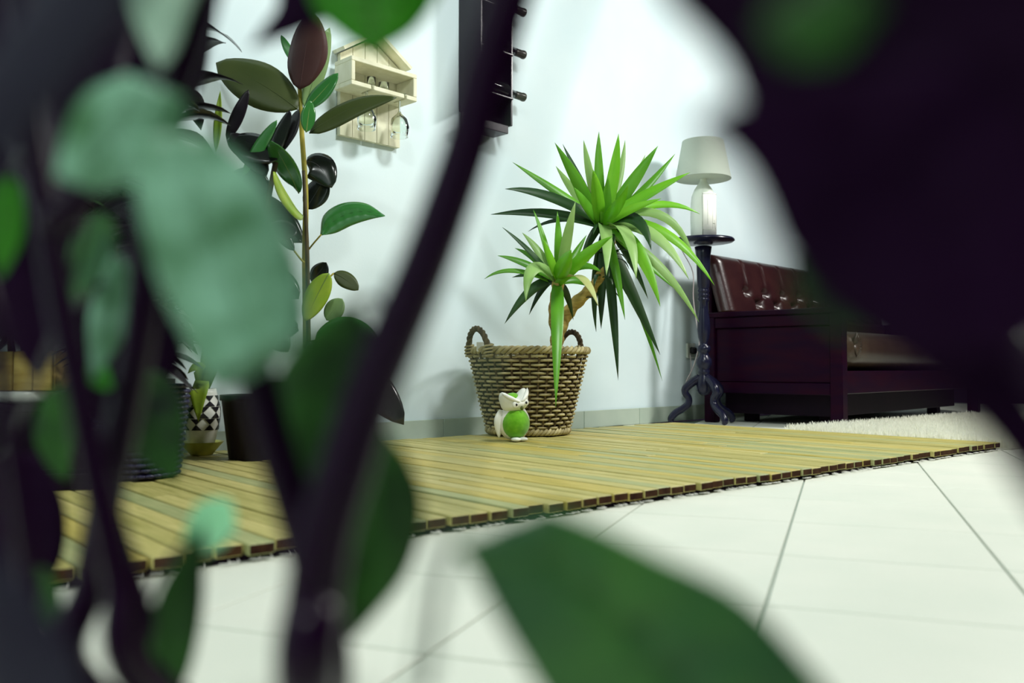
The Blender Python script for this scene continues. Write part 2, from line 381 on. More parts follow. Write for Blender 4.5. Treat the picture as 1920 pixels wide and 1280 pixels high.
# ================================================================== sofa, rug, table, lamp, socket
SX, SYF, SYB = 3.90, 1.755, 2.42
sofa = thing('sofa', (SX + 0.9, 2.1, 0), 'dark wooden sofa with buttoned brown leather back on white rug', 'sofa')
def sbox(name, x0, x1, y0, y1, z0, z1, m_='sofa_wood', bev=0.004):
    return MB().box(((x0 + x1) / 2, (y0 + y1) / 2, (z0 + z1) / 2), x1 - x0, y1 - y0, z1 - z0, bev=bev).build(name, m_, sofa, smooth=False)
SL2 = 1.95
for (xa, s_) in ((SX, 1), (SX + SL2, -1)):
    sbox('front_post', xa, xa + s_ * 0.055, SYF - 0.03, SYF + 0.03, 0, 0.545) if s_ > 0 else sbox('front_post', xa - 0.055, xa, SYF - 0.03, SYF + 0.03, 0, 0.545)
    xx0, xx1 = (xa, xa + 0.055) if s_ > 0 else (xa - 0.055, xa)
    sbox('back_post', xx0, xx1, SYB - 0.03, SYB + 0.03, 0, 0.545)
    sbox('arm_rail', xx0 - 0.004, xx1 + 0.004, SYF - 0.035, SYB + 0.035, 0.530, 0.556)
    sbox('upper_rail', xx0 + 0.006, xx1 - 0.006, SYF + 0.03, SYB - 0.03, 0.475, 0.530)
    sbox('side_panel', xx0 + 0.020, xx1 - 0.020, SYF + 0.03, SYB - 0.03, 0.205, 0.475)
    sbox('lower_rail', xx0 + 0.006, xx1 - 0.006, SYF + 0.03, SYB - 0.03, 0.150, 0.205)
sbox('front_rail', SX + 0.055, SX + SL2 - 0.055, SYF - 0.022, SYF + 0.012, 0.155, 0.262, 'sofa_wood')
sbox('base_box', SX + 0.12, SX + SL2 - 0.12, SYF + 0.08, SYB - 0.02, 0.045, 0.150, 'tray_wood')
for xk in (SX + 0.25, SX + SL2 - 0.25):
    for yk in (SYF + 0.16, SYB - 0.10):
        sbox('foot', xk - 0.03, xk + 0.03, yk - 0.03, yk + 0.03, 0, 0.047, 'tray_wood')
sbox('seat_board', SX + 0.055, SX + SL2 - 0.055, SYF + 0.012, SYB, 0.235, 0.262, 'tray_wood')
sbox('back_board', SX + 0.055, SX + SL2 - 0.055, SYB + 0.015, SYB + 0.035, 0.25, 0.80, 'sofa_wood')
# seat cushion with a rolled, pleated front end
mb = MB(); nx, ny = 40, 26; pts = []; fs = []
xs0, xs1 = SX + 0.062, SX + SL2 - 0.062; ys0, ys1 = SYF - 0.045, SYB - 0.05
for i in range(nx + 1):
    xx = xs0 + (xs1 - xs0) * i / nx; e = 1 - max(0, 1 - min(i, nx - i) / 2.0) ** 2
    for k in range(ny):
        a = 2 * math.pi * k / ny
        cy = math.copysign(abs(math.cos(a)) ** 0.55, math.cos(a)); cz = math.copysign(abs(math.sin(a)) ** 0.7, math.sin(a))
        pts.append(V((xx, (ys0 + ys1) / 2 + cy * (ys1 - ys0) / 2 * (0.90 + 0.10 * e), 0.362 + cz * 0.098 * (0.78 + 0.22 * e))))
for i in range(nx):
    for k in range(ny):
        j = (k + 1) % ny; fs.append((i * ny + k, i * ny + j, i * ny + ny + j, i * ny + ny + k))
fs.append(tuple(range(ny))); fs.append(tuple(reversed(range(nx * ny, nx * ny + ny))))
seat = mb.add(pts, fs).build('seat_cushion', 'leather_seat', sofa)
for k in range(9):                                                    # fan of pleats on the front corner
    a = math.radians(-75 + k * 19)
    c0 = V((xs0 + 0.055, ys0 + 0.022, 0.385))
    pth = bez([c0 + V((0.0, 0.0, 0.0)), c0 + V((0.03 * math.cos(a), -0.026, 0.03 * math.sin(a))), c0 + V((0.085 * math.cos(a), -0.014, 0.062 * math.sin(a)))], 6)
    MB().tube(pth, [0.003, 0.008, 0.011, 0.011, 0.009, 0.006, 0.002], 6).build('pleat', 'leather_seat', seat)
# buttoned back
bx0, bx1 = SX + 0.0, SX + SL2 - 0.0; zb, zt = 0.558, 0.86
btn = []
for r_, zz in enumerate((0.79 - 0.001, 0.672, 0.612)):
    if r_ == 0: continue
    off = 0.225 if r_ == 1 else 0.325
    k = 0
    while bx0 + off + 0.2 * k < bx1 - 0.08: btn.append((bx0 + off + 0.2 * k, zz)); k += 1
sbox('lower_back', SX + 0.058, SX + SL2 - 0.058, 2.27, SYB + 0.012, 0.44, 0.557, 'leather', 0.02)
nx, nz = 150, 36; pts = []; fs = []
def back_y(xx, zz):
    base = 2.315 + (zz - 0.45) * 0.28
    u = (xx - bx0) / (bx1 - bx0); vv = (zz - zb) / (zt - zb)
    edge = min(1, u / 0.03, (1 - u) / 0.03); edge = math.sqrt(max(0, 1 - (1 - edge) ** 2))
    topr = min(1, (1 - vv) / 0.16); topr = math.sqrt(max(0, 1 - (1 - topr) ** 2))
    d = 0.052 * edge * topr
    for bx_, bz_ in btn:
        q = ((xx - bx_) ** 2 + ((zz - bz_) * 1.3) ** 2)
        if q < 0.02: d -= 0.034 * math.exp(-q / 0.0010)
    for bx_, bz_ in btn:                                             # creases between buttons and up to the top edge
        if bz_ > 0.65 and zz > bz_: d -= 0.012 * math.exp(-((xx - bx_ - (zz - bz_) * 0.12) / 0.008) ** 2)
        if 0.60 < bz_ < 0.65:
            for s_ in (-1, 1):
                t = (zz - bz_) / 0.06
                if 0 <= t <= 1: d -= 0.010 * math.exp(-((xx - bx_ - s_ * 0.1 * t) / 0.010) ** 2)
                if -1 <= t < 0: d -= 0.010 * math.exp(-((xx - bx_ + s_ * 0.1 * t) / 0.010) ** 2)
    return base - d
for i in range(nx + 1):
    for k in range(nz + 1):
        xx = bx0 + (bx1 - bx0) * i / nx; zz = zb + (zt - zb) * k / nz
        pts.append(V((xx, back_y(xx, zz), zz)))
for i in range(nx):
    for k in range(nz):
        a = i * (nz + 1) + k; fs.append((a, a + nz + 1, a + nz + 2, a + 1))
n0 = len(pts)
for i in range(nx + 1):
    for k in (0, nz):
        xx = bx0 + (bx1 - bx0) * i / nx; zz = zb + (zt - zb) * k / nz; pts.append(V((xx, 2.335 + (zz - 0.45) * 0.28, zz)))
for i in range(nx):
    a = n0 + 2 * i
    fs.append((a, a + 1, a + 3, a + 2)); fs.append((i * (nz + 1) + nz, (i + 1) * (nz + 1) + nz, a + 3, a + 1)); fs.append((i * (nz + 1), a, a + 2, (i + 1) * (nz + 1)))
fs.append(tuple(range(nz + 1)) + (n0 + 1, n0)); fs.append(tuple(reversed(range(nx * (nz + 1), nx * (nz + 1) + nz + 1))) + (n0 + 2 * nx, n0 + 2 * nx + 1))
bk = MB().add(pts, fs).build('backrest', 'leather', sofa)
bm_ = MB().sphere((0, 0, 0), 0.011, 0.006, 0.011, seg=10, rg=6).mesh('button', 'leather', V((0, 0, 0)))
for bx_, bz_ in btn:
    o = bpy.data.objects.new('button', bm_); col.objects.link(o); o.parent = bk; o.location = V((bx_, back_y(bx_, bz_) - 0.003, bz_)) - ORG[sofa.name]
# shaggy rug
rug_c = c_fr + MD * 0.035 + MS * (-0.02)
rug = thing('shag_rug', rug_c, 'fluffy cream white shag rug partly under the sofa', 'rug')
RW, RD = 1.75, 0.86
MB().box(rug_c + MD * (RW / 2) + MS * (RD / 2) + V((0, 0, 0.004)), RW, RD, 0.006, MD, MS).build('backing', 'rug_white', rug, smooth=False)
pile = MB(); rr = random.Random(5)
for k in range(26000):
    a, b_ = rr.random() ** 1.25 * RW, rr.random() * RD
    p = rug_c + MD * a + MS * b_ + V((0, 0, 0.006)); hh = rr.uniform(0.024, 0.046)
    an = rr.uniform(0, 6.28); d1 = V((math.cos(an), math.sin(an), 0)); an2 = rr.uniform(0, 6.28); wd = V((math.cos(an2), math.sin(an2), 0)) * 0.0030
    ln = d1 * rr.uniform(0, 0.018)
    pile.add([p - wd, p + wd, p + ln * 0.5 + wd + V((0, 0, hh * 0.7)), p + ln + V((0, 0, hh))], [(0, 1, 2), (0, 2, 3)])
o = pile.build('pile', 'rug_white', rug, smooth=False); o['kind'] = 'stuff'

# pedestal side table
TC = V((3.765, 2.365, 0)); 
table = thing('side_table', TC, 'tall dark blue pedestal table with turned column and three scrolled feet', 'table')
pxz = lambda py: CAM_H + (HZ - py) / F * 4.344
pr = []
for py, hw in ((460, 9), (462, 16), (476, 14), (484, 13), (538, 11.5), (541, 9), (544, 11), (547, 11), (549, 8.5), (552, 11), (555, 11), (557, 8.5), (560, 11), (563, 11), (566, 8), (580, 8.8), (600, 11.5), (618, 12.5), (632, 10.5), (642, 7.5), (646, 7), (649, 12), (655, 13), (659, 11), (662, 8), (667, 10), (673, 14), (680, 15), (687, 13), (692, 9), (695, 11), (699, 11), (702, 9), (706, 14), (720, 15), (732, 14), (738, 9), (741, 4)):
    pr.append((hw / F * 4.344, pxz(py)))
MB().lathe(list(reversed(pr)), TC, 24).build('column', 'table_paint', table)
zt_ = pxz(447)
flatish(MB().lathe([(0.02, zt_ - 0.030), (0.045, zt_ - 0.028), (0.05, zt_ - 0.020), (0.145, zt_ - 0.017), (0.153, zt_ - 0.011), (0.151, zt_ - 0.004), (0.146, zt_), (0.0, zt_)], TC, 48).build('table_top', 'table_paint', table), 40)
for k, an in enumerate((-1.0, 0.42, -0.28)):
    pass
def tleg(dirv):
    prof_ = [(0.020, pxz(708)), (0.055, pxz(716)), (0.088, pxz(727)), (0.092, pxz(736)), (0.075, pxz(746)), (0.078, pxz(757)), (0.104, pxz(766)), (0.140, pxz(774)), (0.160, pxz(783)), (0.162, 0.018), (0.150, 0.011)]
    pth = crom([TC + dirv * a + V((0, 0, z)) for a, z in prof_], 4)
    rd = [0.021, 0.021, 0.020, 0.017, 0.016, 0.017, 0.018, 0.018, 0.017, 0.015, 0.009]
    rads = []
    for i in range(len(rd) - 1):
        for q in range(4): rads.append(rd[i] + (rd[i + 1] - rd[i]) * q / 4)
    rads.append(rd[-1])
    lo = min(p.z - r_ for p, r_ in zip(pth, rads))
    return MB().tube(pth, rads, 10, up=dirv.cross(V((0, 0, 1)))).build('leg', 'table_paint', table)
for ang in (176, -66, 20):
    a = math.radians(ang); tleg(RT * math.cos(a) * 1.0 + FW * math.sin(a))
# lamp
LZ = zt_; LC = TC + RT * 0.002
lampz = lambda py: CAM_H + (HZ - py) / F * 4.344
lamp = thing('table_lamp', LC + V((0, 0, LZ)), 'bottle table lamp with pale fabric shade on the dark pedestal table', 'lamp')
bottle = MB().lathe([(0.0, LZ), (0.058, LZ), (0.063, LZ + 0.006), (0.064, LZ + 0.10), (0.061, lampz(378)), (0.057, lampz(366)), (0.044, lampz(354)), (0.028, lampz(345)), (0.019, lampz(339)), (0.017, lampz(333)), (0.022, lampz(331)), (0.022, lampz(327)), (0.012, lampz(326)), (0.012, lampz(318)), (0.0, lampz(318))], LC, 32).build('bottle', 'lamp_glass', lamp)
flatish(bottle, 60)
# paper label wrapped round the front of the bottle with drawn frame lines
def patch(R_, a0, a1, z0, z1, n=10):
    pts = []; fs = []
    for i in range(n + 1):
        a = a0 + (a1 - a0) * i / n; dv = RT * math.sin(a) - FW * math.cos(a)
        pts += [LC + dv * R_ + V((0, 0, z0)), LC + dv * R_ + V((0, 0, z1)), LC + dv * (R_ - 0.002) + V((0, 0, z1)), LC + dv * (R_ - 0.002) + V((0, 0, z0))]
    for i in range(n):
        for k in range(4): fs.append((i * 4 + k, i * 4 + 4 + k, i * 4 + 4 + (k + 1) % 4, i * 4 + (k + 1) % 4))
    fs += [(0, 1, 2, 3), (n * 4 + 3, n * 4 + 2, n * 4 + 1, n * 4)]
    return pts, fs
mb = MB(); mb.add(*patch(0.0655, -0.30, 1.05, LZ + 0.012, lampz(364)))
lab = mb.build('label', 'label_paper', lamp)
ink = MB()
zl0, zl1 = LZ + 0.012, lampz(364)
for (a0, a1, z0, z1) in [(-0.29, 1.04, zl1 - 0.006, zl1 - 0.0045), (-0.29, 1.04, zl0 + 0.024, zl0 + 0.0255), (-0.29, -0.265, zl0, zl1), (0.10, 0.115, zl0 + 0.05, zl1 - 0.03), (0.52, 0.535, zl0 + 0.03, zl1 - 0.06), (0.55, 0.80, zl0 + 0.055, zl0 + 0.058), (0.70, 0.72, zl0 + 0.035, zl0 + 0.075), (0.82, 0.86, zl0 + 0.028, zl0 + 0.05)]:
    ink.add(*patch(0.0660, a0, a1, z0, z1, 6))
ink.build('printed_line', 'label_ink', lab)
sr0, sr1 = 52 / F * 4.344, 38.5 / F * 4.344
flatish(MB().lathe([(sr0, lampz(334)), (sr1, lampz(262)), (sr1 - 0.002, lampz(262)), (sr0 - 0.002, lampz(334)), (sr0, lampz(334))], LC, 48, closed=True).build('shade', 'shade', lamp), 40)
sh = MB()
for k in range(3):
    a = k * 2.094; dv = V((math.cos(a), math.sin(a), 0)); sh.tube([LC + V((0, 0, lampz(319))), LC + dv * (sr1 + 0.026) + V((0, 0, lampz(316)))], 0.0015, 6)
sh.build('shade_holder', 'foil', lamp)
pth = [LC - RT * 0.03 + FW * 0.057 + V((0, 0, LZ + 0.012)), LC - RT * 0.07 + FW * 0.15 + V((0, 0, LZ + 0.012)), LC - RT * 0.075 + FW * 0.17 + V((0, 0, LZ - 0.03))]
pth += [P(1299, 510, 4.47), P(1300, 560, 4.45), P(1308, 618, 4.40), P(1311, 640, 4.39), P(1308, 660, 4.40), P(1299, 690, 4.46), P(1288, 712, 4.52), P(1286, 725, 4.55), P(1291, 715, 4.60), P(1296, 690, 4.63), WY(1294, 665, WALL_Y - 0.03)]
MB().tube(crom(pth, 5), 0.0026, 6).build('cord', 'pink_cord', lamp)
# wall socket
sp = WY(1293, 657, WALL_Y)
sock = thing('power_socket', sp, 'small white wall socket behind the pedestal table', 'socket')
MB().box(sp + V((0, -0.006, 0)), 0.075, 0.012, 0.08, bev=0.004).build('plate', 'socket_white', sock, smooth=False)
MB().lathe([(0.0, -0.022), (0.017, -0.02), (0.018, 0.0), (0.0, 0.0)], (0, 0, 0), 16)
pl = MB(); pl.box(sp + V((0.0, -0.022, 0)), 0.036, 0.03, 0.036, bev=0.006); pl.build('plug', 'black_dot', sock, smooth=False)

# ================================================================== basket
BC = CF((990 - 960) / F * 3.33, 3.33, MATZ)
BH, RB, RTP = 0.313, 0.146, 0.222
basket = thing('wicker_basket', BC, 'tapered woven wicker basket with two loop handles behind the owl', 'basket')
NST = 40
rad_at = lambda z: RB + (RTP - RB) * (z / BH) ** 0.9
MB().lathe([(0.0, 0.004), (RB, 0.004), (RB, 0.012), (0, 0.012)], BC, 30).build('base', 'wicker_dark', basket)
liner = MB().lathe([(RB - 0.016, 0.012), (rad_at(BH * 0.5) - 0.016, BH * 0.5), (RTP - 0.018, BH - 0.03), (RTP - 0.021, BH - 0.03), (RB - 0.02, 0.014)], BC, 30, closed=True).build('liner', 'wicker_dark', basket)
MB().lathe([(RTP - 0.03, BH - 0.055), (0.1, BH - 0.04), (0, BH - 0.035)], BC, 30).build('soil', 'soil', basket)
for k in range(NST):
    a = 2 * math.pi * k / NST
    pth = [BC + V((math.cos(a) * rad_at(z), math.sin(a) * rad_at(z), z)) for z in [0.006 + (BH - 0.012) * q / 8 for q in range(9)]]
    MB().tube(pth, 0.0042, 6).build('stake', 'wicker_dark', basket)
NR = 19
for r_ in range(NR):
    z = 0.017 + (BH - 0.04) * r_ / (NR - 1); R_ = rad_at(z); pth = []
    for q in range(NST * 4):
        a = 2 * math.pi * q / (NST * 4); wv = math.cos(NST / 2 * a + math.pi * r_)
        pth.append(BC + V((math.cos(a) * (R_ + 0.0066 * wv), math.sin(a) * (R_ + 0.0066 * wv), z + 0.0012 * math.sin(5 * a + r_))))
    MB().tube(pth, random.uniform(0.0044, 0.0053), 6, closed=True).build('weaver', 'wicker', basket)
for zz, R_, n_, st in ((0.0165, RB + 0.003, 'foot_braid', 3), (BH, RTP + 0.001, 'rim_braid', 3)):
    for st in range(3):
        pth = []
        for q in range(NST * 5):
            a = 2 * math.pi * q / (NST * 5); ph = NST / 2 * a * 1.0 + st * 2.094
            pth.append(BC + V((math.cos(a) * (R_ + 0.0085 * math.cos(ph)), math.sin(a) * (R_ + 0.0085 * math.cos(ph)), zz + 0.0085 * math.sin(ph))))
        MB().tube(pth, 0.0068, 6, closed=True).build(n_, 'wicker', basket)
for sg in (-1, 1):
    an = math.atan2(-0.60 * 1, -0.80) if sg < 0 else math.atan2(0.68, 0.74)
    dv = RT * math.cos(an) + FW * math.sin(an); tg = V((-dv.y, dv.x, 0))
    hd = thing('x', BC, 'x', 'x') if False else None
    first = None
    for st in range(3):
        pth = []
        for q in range(41):
            t = q / 40; ang = math.pi * t
            c_ = BC + dv * (RTP + 0.004 + 0.012 * math.sin(ang)) + tg * (-0.062 * math.cos(ang)) + V((0, 0, BH - 0.02 + 0.098 * math.sin(ang) ** 0.85))
            ph = 26 * t + st * 2.094
            rad_v = (tg * -math.cos(ang) + V((0, 0, math.sin(ang)))).normalized()
            pth.append(c_ + rad_v * (0.0058 * math.cos(ph)) + dv * (0.0058 * math.sin(ph)))
        o = MB().tube(pth, 0.0062, 6).build('handle' if st == 0 else 'handle_strand', 'wicker_dark', basket if st == 0 else first)
        if st == 0: first = o
    for s_ in (-1, 1):                                                # wrapping where the handle enters the rim
        c0 = BC + dv * (RTP + 0.004) + tg * (0.062 * s_)
        pth = [c0 + dv * (0.016 * math.cos(q * 0.9)) + tg * (0.016 * math.sin(q * 0.9)) + V((0, 0, BH - 0.022 + q * 0.0017)) for q in range(26)]
        MB().tube(pth, 0.004, 5).build('handle_wrap', 'wicker', first)
card = P(907, 650, 3.18)
tg_o = MB().box(card, 0.052, 0.002, 0.034, RT, FW, V((0, 0, 1)), bev=0.0006).build('plant_tag', 'white_ceramic', org=card, smooth=False)
tag(tg_o, 'small white plant tag stuck inside the wicker basket by its handle', 'tag')

# ================================================================== yucca
yroot = BC + V((0, 0, BH - 0.045))
yuc = thing('yucca_plant', yroot, 'green yucca with two sword-leaf crowns growing from the wicker basket', 'plant')
D1, D2 = 3.32, 3.17
tr1 = [P(1042, 668, 3.30), P(1044, 640, 3.30), P(1050, 615, 3.30), P(1066, 585, 3.31), P(1085, 563, 3.32), P(1110, 540, 3.33), P(1132, 510, 3.33), P(1143, 475, 3.33), P(1140, 440, 3.32), P(1132, 415, 3.32)]
pth = crom(tr1, 4)
MB().tube(pth, [0.026 + 0.003 * math.sin(i * 1.7) - 0.00015 * i for i in range(len(pth))], 10).build('trunk', 'yucca_trunk', yuc)
tr2 = [P(1046, 632, 3.29), P(1040, 605, 3.25), P(1040, 575, 3.20), P(1045, 545, 3.17), P(1046, 525, 3.17)]
pth = crom(tr2, 4)
MB().tube(pth, [0.022 + 0.002 * math.sin(i * 1.9) for i in range(len(pth))], 10).build('branch', 'yucca_trunk', yuc)
ry = random.Random(11)
YC = {'a': 'yucca_a', 'b': 'yucca_b', 'p': 'yucca_pale', 'd': 'yucca_dark', 'y': 'yucca_yellow'}
def yleaf(bx_, by_, D, cx, cy, tx, ty, dd, wpx, kind, roll=None):
    b0 = P(bx_ + ry.uniform(-6, 6), by_ + ry.uniform(-4, 6), D + ry.uniform(-0.02, 0.02))
    c1 = P(cx, cy, D + dd * 0.55); t1 = P(tx, ty, D + dd)
    path = bez([b0, c1, t1], 12)
    wd = wpx / F * D * 0.98
    roll = ry.uniform(-0.55, 0.55) if roll is None else roll
    nh = (-FW + RT * roll + V((0, 0, 0.35))).normalized()
    o = blade(path, wd, 'sword', nh, fold=0.28, nx=2).build('leaf', YC[kind], yuc, solid=0.0012)
    return o
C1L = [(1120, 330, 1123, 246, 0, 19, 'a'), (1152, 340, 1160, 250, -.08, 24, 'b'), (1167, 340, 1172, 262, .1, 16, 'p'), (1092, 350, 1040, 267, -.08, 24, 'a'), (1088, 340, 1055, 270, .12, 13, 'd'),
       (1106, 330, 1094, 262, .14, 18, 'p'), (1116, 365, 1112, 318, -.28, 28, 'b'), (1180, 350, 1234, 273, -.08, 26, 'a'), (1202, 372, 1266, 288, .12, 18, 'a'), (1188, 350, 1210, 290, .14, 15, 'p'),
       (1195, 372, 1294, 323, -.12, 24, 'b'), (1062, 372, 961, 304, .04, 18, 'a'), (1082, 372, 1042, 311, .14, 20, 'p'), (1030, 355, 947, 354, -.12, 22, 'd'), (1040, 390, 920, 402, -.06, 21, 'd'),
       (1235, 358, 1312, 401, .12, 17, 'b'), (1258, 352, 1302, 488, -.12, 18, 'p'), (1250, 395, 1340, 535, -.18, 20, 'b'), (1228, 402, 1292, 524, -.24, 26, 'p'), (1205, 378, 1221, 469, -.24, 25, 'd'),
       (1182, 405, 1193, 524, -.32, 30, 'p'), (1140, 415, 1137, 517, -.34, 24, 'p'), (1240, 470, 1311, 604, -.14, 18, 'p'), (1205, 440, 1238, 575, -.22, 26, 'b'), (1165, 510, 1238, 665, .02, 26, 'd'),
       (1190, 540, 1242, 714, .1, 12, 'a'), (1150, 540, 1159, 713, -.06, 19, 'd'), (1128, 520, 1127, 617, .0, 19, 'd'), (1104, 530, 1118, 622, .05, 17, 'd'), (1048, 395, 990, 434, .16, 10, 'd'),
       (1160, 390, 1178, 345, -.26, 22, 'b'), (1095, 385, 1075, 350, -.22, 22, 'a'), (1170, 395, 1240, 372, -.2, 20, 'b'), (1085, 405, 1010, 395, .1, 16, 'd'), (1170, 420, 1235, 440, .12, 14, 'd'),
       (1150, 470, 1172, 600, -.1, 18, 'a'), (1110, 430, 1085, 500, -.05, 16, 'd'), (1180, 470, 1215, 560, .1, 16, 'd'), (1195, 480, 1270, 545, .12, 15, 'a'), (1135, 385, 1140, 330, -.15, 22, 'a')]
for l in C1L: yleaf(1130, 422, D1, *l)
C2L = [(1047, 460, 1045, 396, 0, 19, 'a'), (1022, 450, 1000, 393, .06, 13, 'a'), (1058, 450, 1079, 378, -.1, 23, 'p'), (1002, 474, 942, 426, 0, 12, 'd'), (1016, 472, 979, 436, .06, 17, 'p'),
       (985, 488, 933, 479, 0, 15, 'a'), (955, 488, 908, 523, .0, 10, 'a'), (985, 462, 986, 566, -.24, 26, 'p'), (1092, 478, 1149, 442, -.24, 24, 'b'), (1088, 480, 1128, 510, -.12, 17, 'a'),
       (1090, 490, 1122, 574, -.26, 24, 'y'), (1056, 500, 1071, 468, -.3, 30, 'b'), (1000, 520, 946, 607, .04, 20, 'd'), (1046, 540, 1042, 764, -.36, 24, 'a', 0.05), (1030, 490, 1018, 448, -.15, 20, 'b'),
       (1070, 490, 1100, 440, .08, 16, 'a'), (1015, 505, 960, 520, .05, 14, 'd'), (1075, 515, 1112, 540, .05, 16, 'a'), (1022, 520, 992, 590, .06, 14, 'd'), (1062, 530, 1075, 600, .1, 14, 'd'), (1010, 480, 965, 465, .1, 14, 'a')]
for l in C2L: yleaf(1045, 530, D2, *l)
for k in range(26):                                                   # withered leaf stubs along the upper trunk
    t = ry.uniform(0.45, 0.98); p = crom(tr1, 8)[int(t * (len(tr1) - 1) * 8)]
    an = ry.uniform(0, 6.28); dv = V((math.cos(an), math.sin(an), 0)); ln = ry.uniform(0.05, 0.11)
    blade(bez([p + dv * 0.02, p + dv * (0.02 + ln * 0.6) + V((0, 0, 0.015)), p + dv * (0.02 + ln * 0.9) + V((0, 0, -ln * 0.5))], 6), 0.018, 'sword', V((0, 0, 1)) + dv * 0.3, 0.2, 2).build('dry_leaf', 'yucca_dark', yuc, solid=0.001)

# ================================================================== owl
OC = G(963, 826, MATZ); OC.z = MATZ
ow_an = math.radians(33)
OF = (-FW * math.cos(ow_an) + RT * math.sin(ow_an)); OR = OF.cross(V((0, 0, 1))) * -1      # facing, its image-right side
OZ = V((0, 0, 1)); OU = 0.178
owl = thing('owl_figurine', OC, 'white ceramic owl figurine with fuzzy green belly on the mat', 'figurine')
def op(x, y, z): return OC + OR * x + OF * y + OZ * z
MB().sphere(op(0, -0.004, 0.062), 0.053, 0.047, 0.060, OR, OF, OZ, 24, 16).build('body', 'white_ceramic', owl)
MB().sphere(op(0.0, 0.010, 0.060), 0.0505, 0.048, 0.053, OR, OF, OZ, 24, 16).build('belly', 'green_velvet', owl)
HT = math.radians(9)
def hp(x, y, z):                                                       # the head is cocked to one side
    z -= 0.115; return op(x * math.cos(HT) - z * math.sin(HT) + 0.002, y, 0.115 + x * math.sin(HT) + z * math.cos(HT))
HX = OR * math.cos(HT) + OZ * math.sin(HT); HZ_ = OZ * math.cos(HT) - OR * math.sin(HT)
def headfn(u, q):
    ax = abs(u.x)
    if u.z > 0:
        e = max(0, (ax - 0.30) / 0.7); q = q + V((math.copysign(0.006 * e, u.x), 0, 0.045 * e ** 1.3 * (0.35 + u.z) - 0.012 * (1 - min(1, ax / 0.45)) * u.z))
    if u.y > 0: q = q + V((0, 0.004 * math.cos(u.x * 3) * (1 - abs(u.z)), 0))
    return q
head = MB().sphere(hp(0, 0.006, 0.128), 0.051, 0.041, 0.030, HX, OF, HZ_, 28, 18, headfn).build('head', 'white_ceramic', owl)
MB().sphere(hp(0, -0.006, 0.146), 0.026, 0.024, 0.018, HX, OF, HZ_, 16, 10).build('crown', 'green_velvet', owl)
for s_ in (-1, 1):
    brow = bez([hp(s_ * 0.002, 0.045, 0.134), hp(s_ * 0.026, 0.048, 0.144), hp(s_ * 0.053, 0.016, 0.172)], 8)
    MB().tube(brow, [0.003, 0.005, 0.006, 0.007, 0.008, 0.008, 0.007, 0.005, 0.0015], 8).build('ear', 'white_ceramic', head)
    MB().sphere(hp(s_ * 0.021, 0.0440, 0.128), 0.012, 0.005, 0.012, HX, OF, HZ_, 14, 8).build('eye_disc', 'white_ceramic', head)
    MB().sphere(hp(s_ * 0.020, 0.0485, 0.128), 0.0042, 0.003, 0.0046, HX, OF, HZ_, 10, 6).build('eye', 'black_dot', head)
    wp = bez([op(s_ * 0.046, -0.010, 0.106), op(s_ * 0.060, -0.010, 0.060), op(s_ * 0.050, -0.012, 0.010)], 10)
    MB().tube(wp, [0.006, 0.011, 0.015, 0.018, 0.019, 0.018, 0.016, 0.013, 0.010, 0.006, 0.002], 10, flat=0.55, up=OF).build('wing', 'white_ceramic', owl)
    MB().sphere(op(s_ * 0.014, 0.036, 0.0075), 0.017, 0.020, 0.0075, OR, OF, OZ, 14, 8).build('foot', 'white_ceramic', owl)
MB().sphere(hp(0.0, 0.048, 0.113), 0.005, 0.006, 0.008, OR, OF, OZ, 10, 6).build('beak', 'beak', head)

# ================================================================== wall shelf with hanging glasses
shelf = thing('wall_shelf', (1.90, WALL_Y, 1.10), 'pale wooden house-shaped wall shelf with a glass rack', 'shelf')
bxs = 1.767; bw = 0.268 / 5; zb0 = 1.096
for k in range(5):
    xa = bxs + bw * k; xb = xa + bw - 0.0025
    za = 1.385 + 0.085 * (1 - abs((xa - bxs - 0.134) / 0.134)); zc = 1.385 + 0.085 * (1 - abs((xb - bxs - 0.134) / 0.134))
    pts = [(x_, y_, z_) for y_ in (WALL_Y - 0.022, WALL_Y - 0.004) for x_, z_ in ((xa, zb0), (xb, zb0), (xb, zc), (xa, za))]
    MB().add([V(p) for p in pts], [(0, 1, 2, 3), (7, 6, 5, 4), (0, 4, 5, 1), (1, 5, 6, 2), (2, 6, 7, 3), (3, 7, 4, 0)]).build('back_board', 'shelf_wood', shelf, smooth=False)
    if k == 2: pass
def shb(name, x0, x1, y0, y1, z0, z1): return MB().box(((x0 + x1) / 2, (y0 + y1) / 2, (z0 + z1) / 2), x1 - x0, y1 - y0, z1 - z0, bev=0.002).build(name, 'shelf_wood', shelf, smooth=False)
yf, yb_ = WALL_Y - 0.125, WALL_Y - 0.0225
sx0, sx1 = 1.742, 2.030
shb('top_board', sx0, sx1, yf, yb_, 1.330, 1.346)
shb('side_board', sx0, sx0 + 0.016, yf, yb_, 1.262, 1.330); shb('side_board', sx1 - 0.016, sx1, yf, yb_, 1.262, 1.330)
xs_ = [sx0, sx0 + 0.084, sx0 + 0.094, sx1 - 0.058, sx1 - 0.048, sx1]
for a, b_ in ((0, 1), (2, 3), (4, 5)): shb('bottom_board', xs_[a], xs_[b_], yf, yb_ - 0.03, 1.246, 1.262)
shb('bottom_board', sx0, sx1, yb_ - 0.0298, yb_, 1.246, 1.262)
for s_ in (-1, 1):                                                    # gable boards
    xm = bxs + 0.134; a = V((xm + s_ * 0.150, 0, 1.388)); b_ = V((xm, 0, 1.484)); d = (b_ - a); L_ = d.length; d.normalize()
    MB().box((a + b_) / 2 + V((0, WALL_Y - 0.035, 0)), L_, 0.066, 0.012, d, V((0, 1, 0)), d.cross(V((0, 1, 0)))).build('roof_board', 'shelf_wood', shelf, smooth=False)
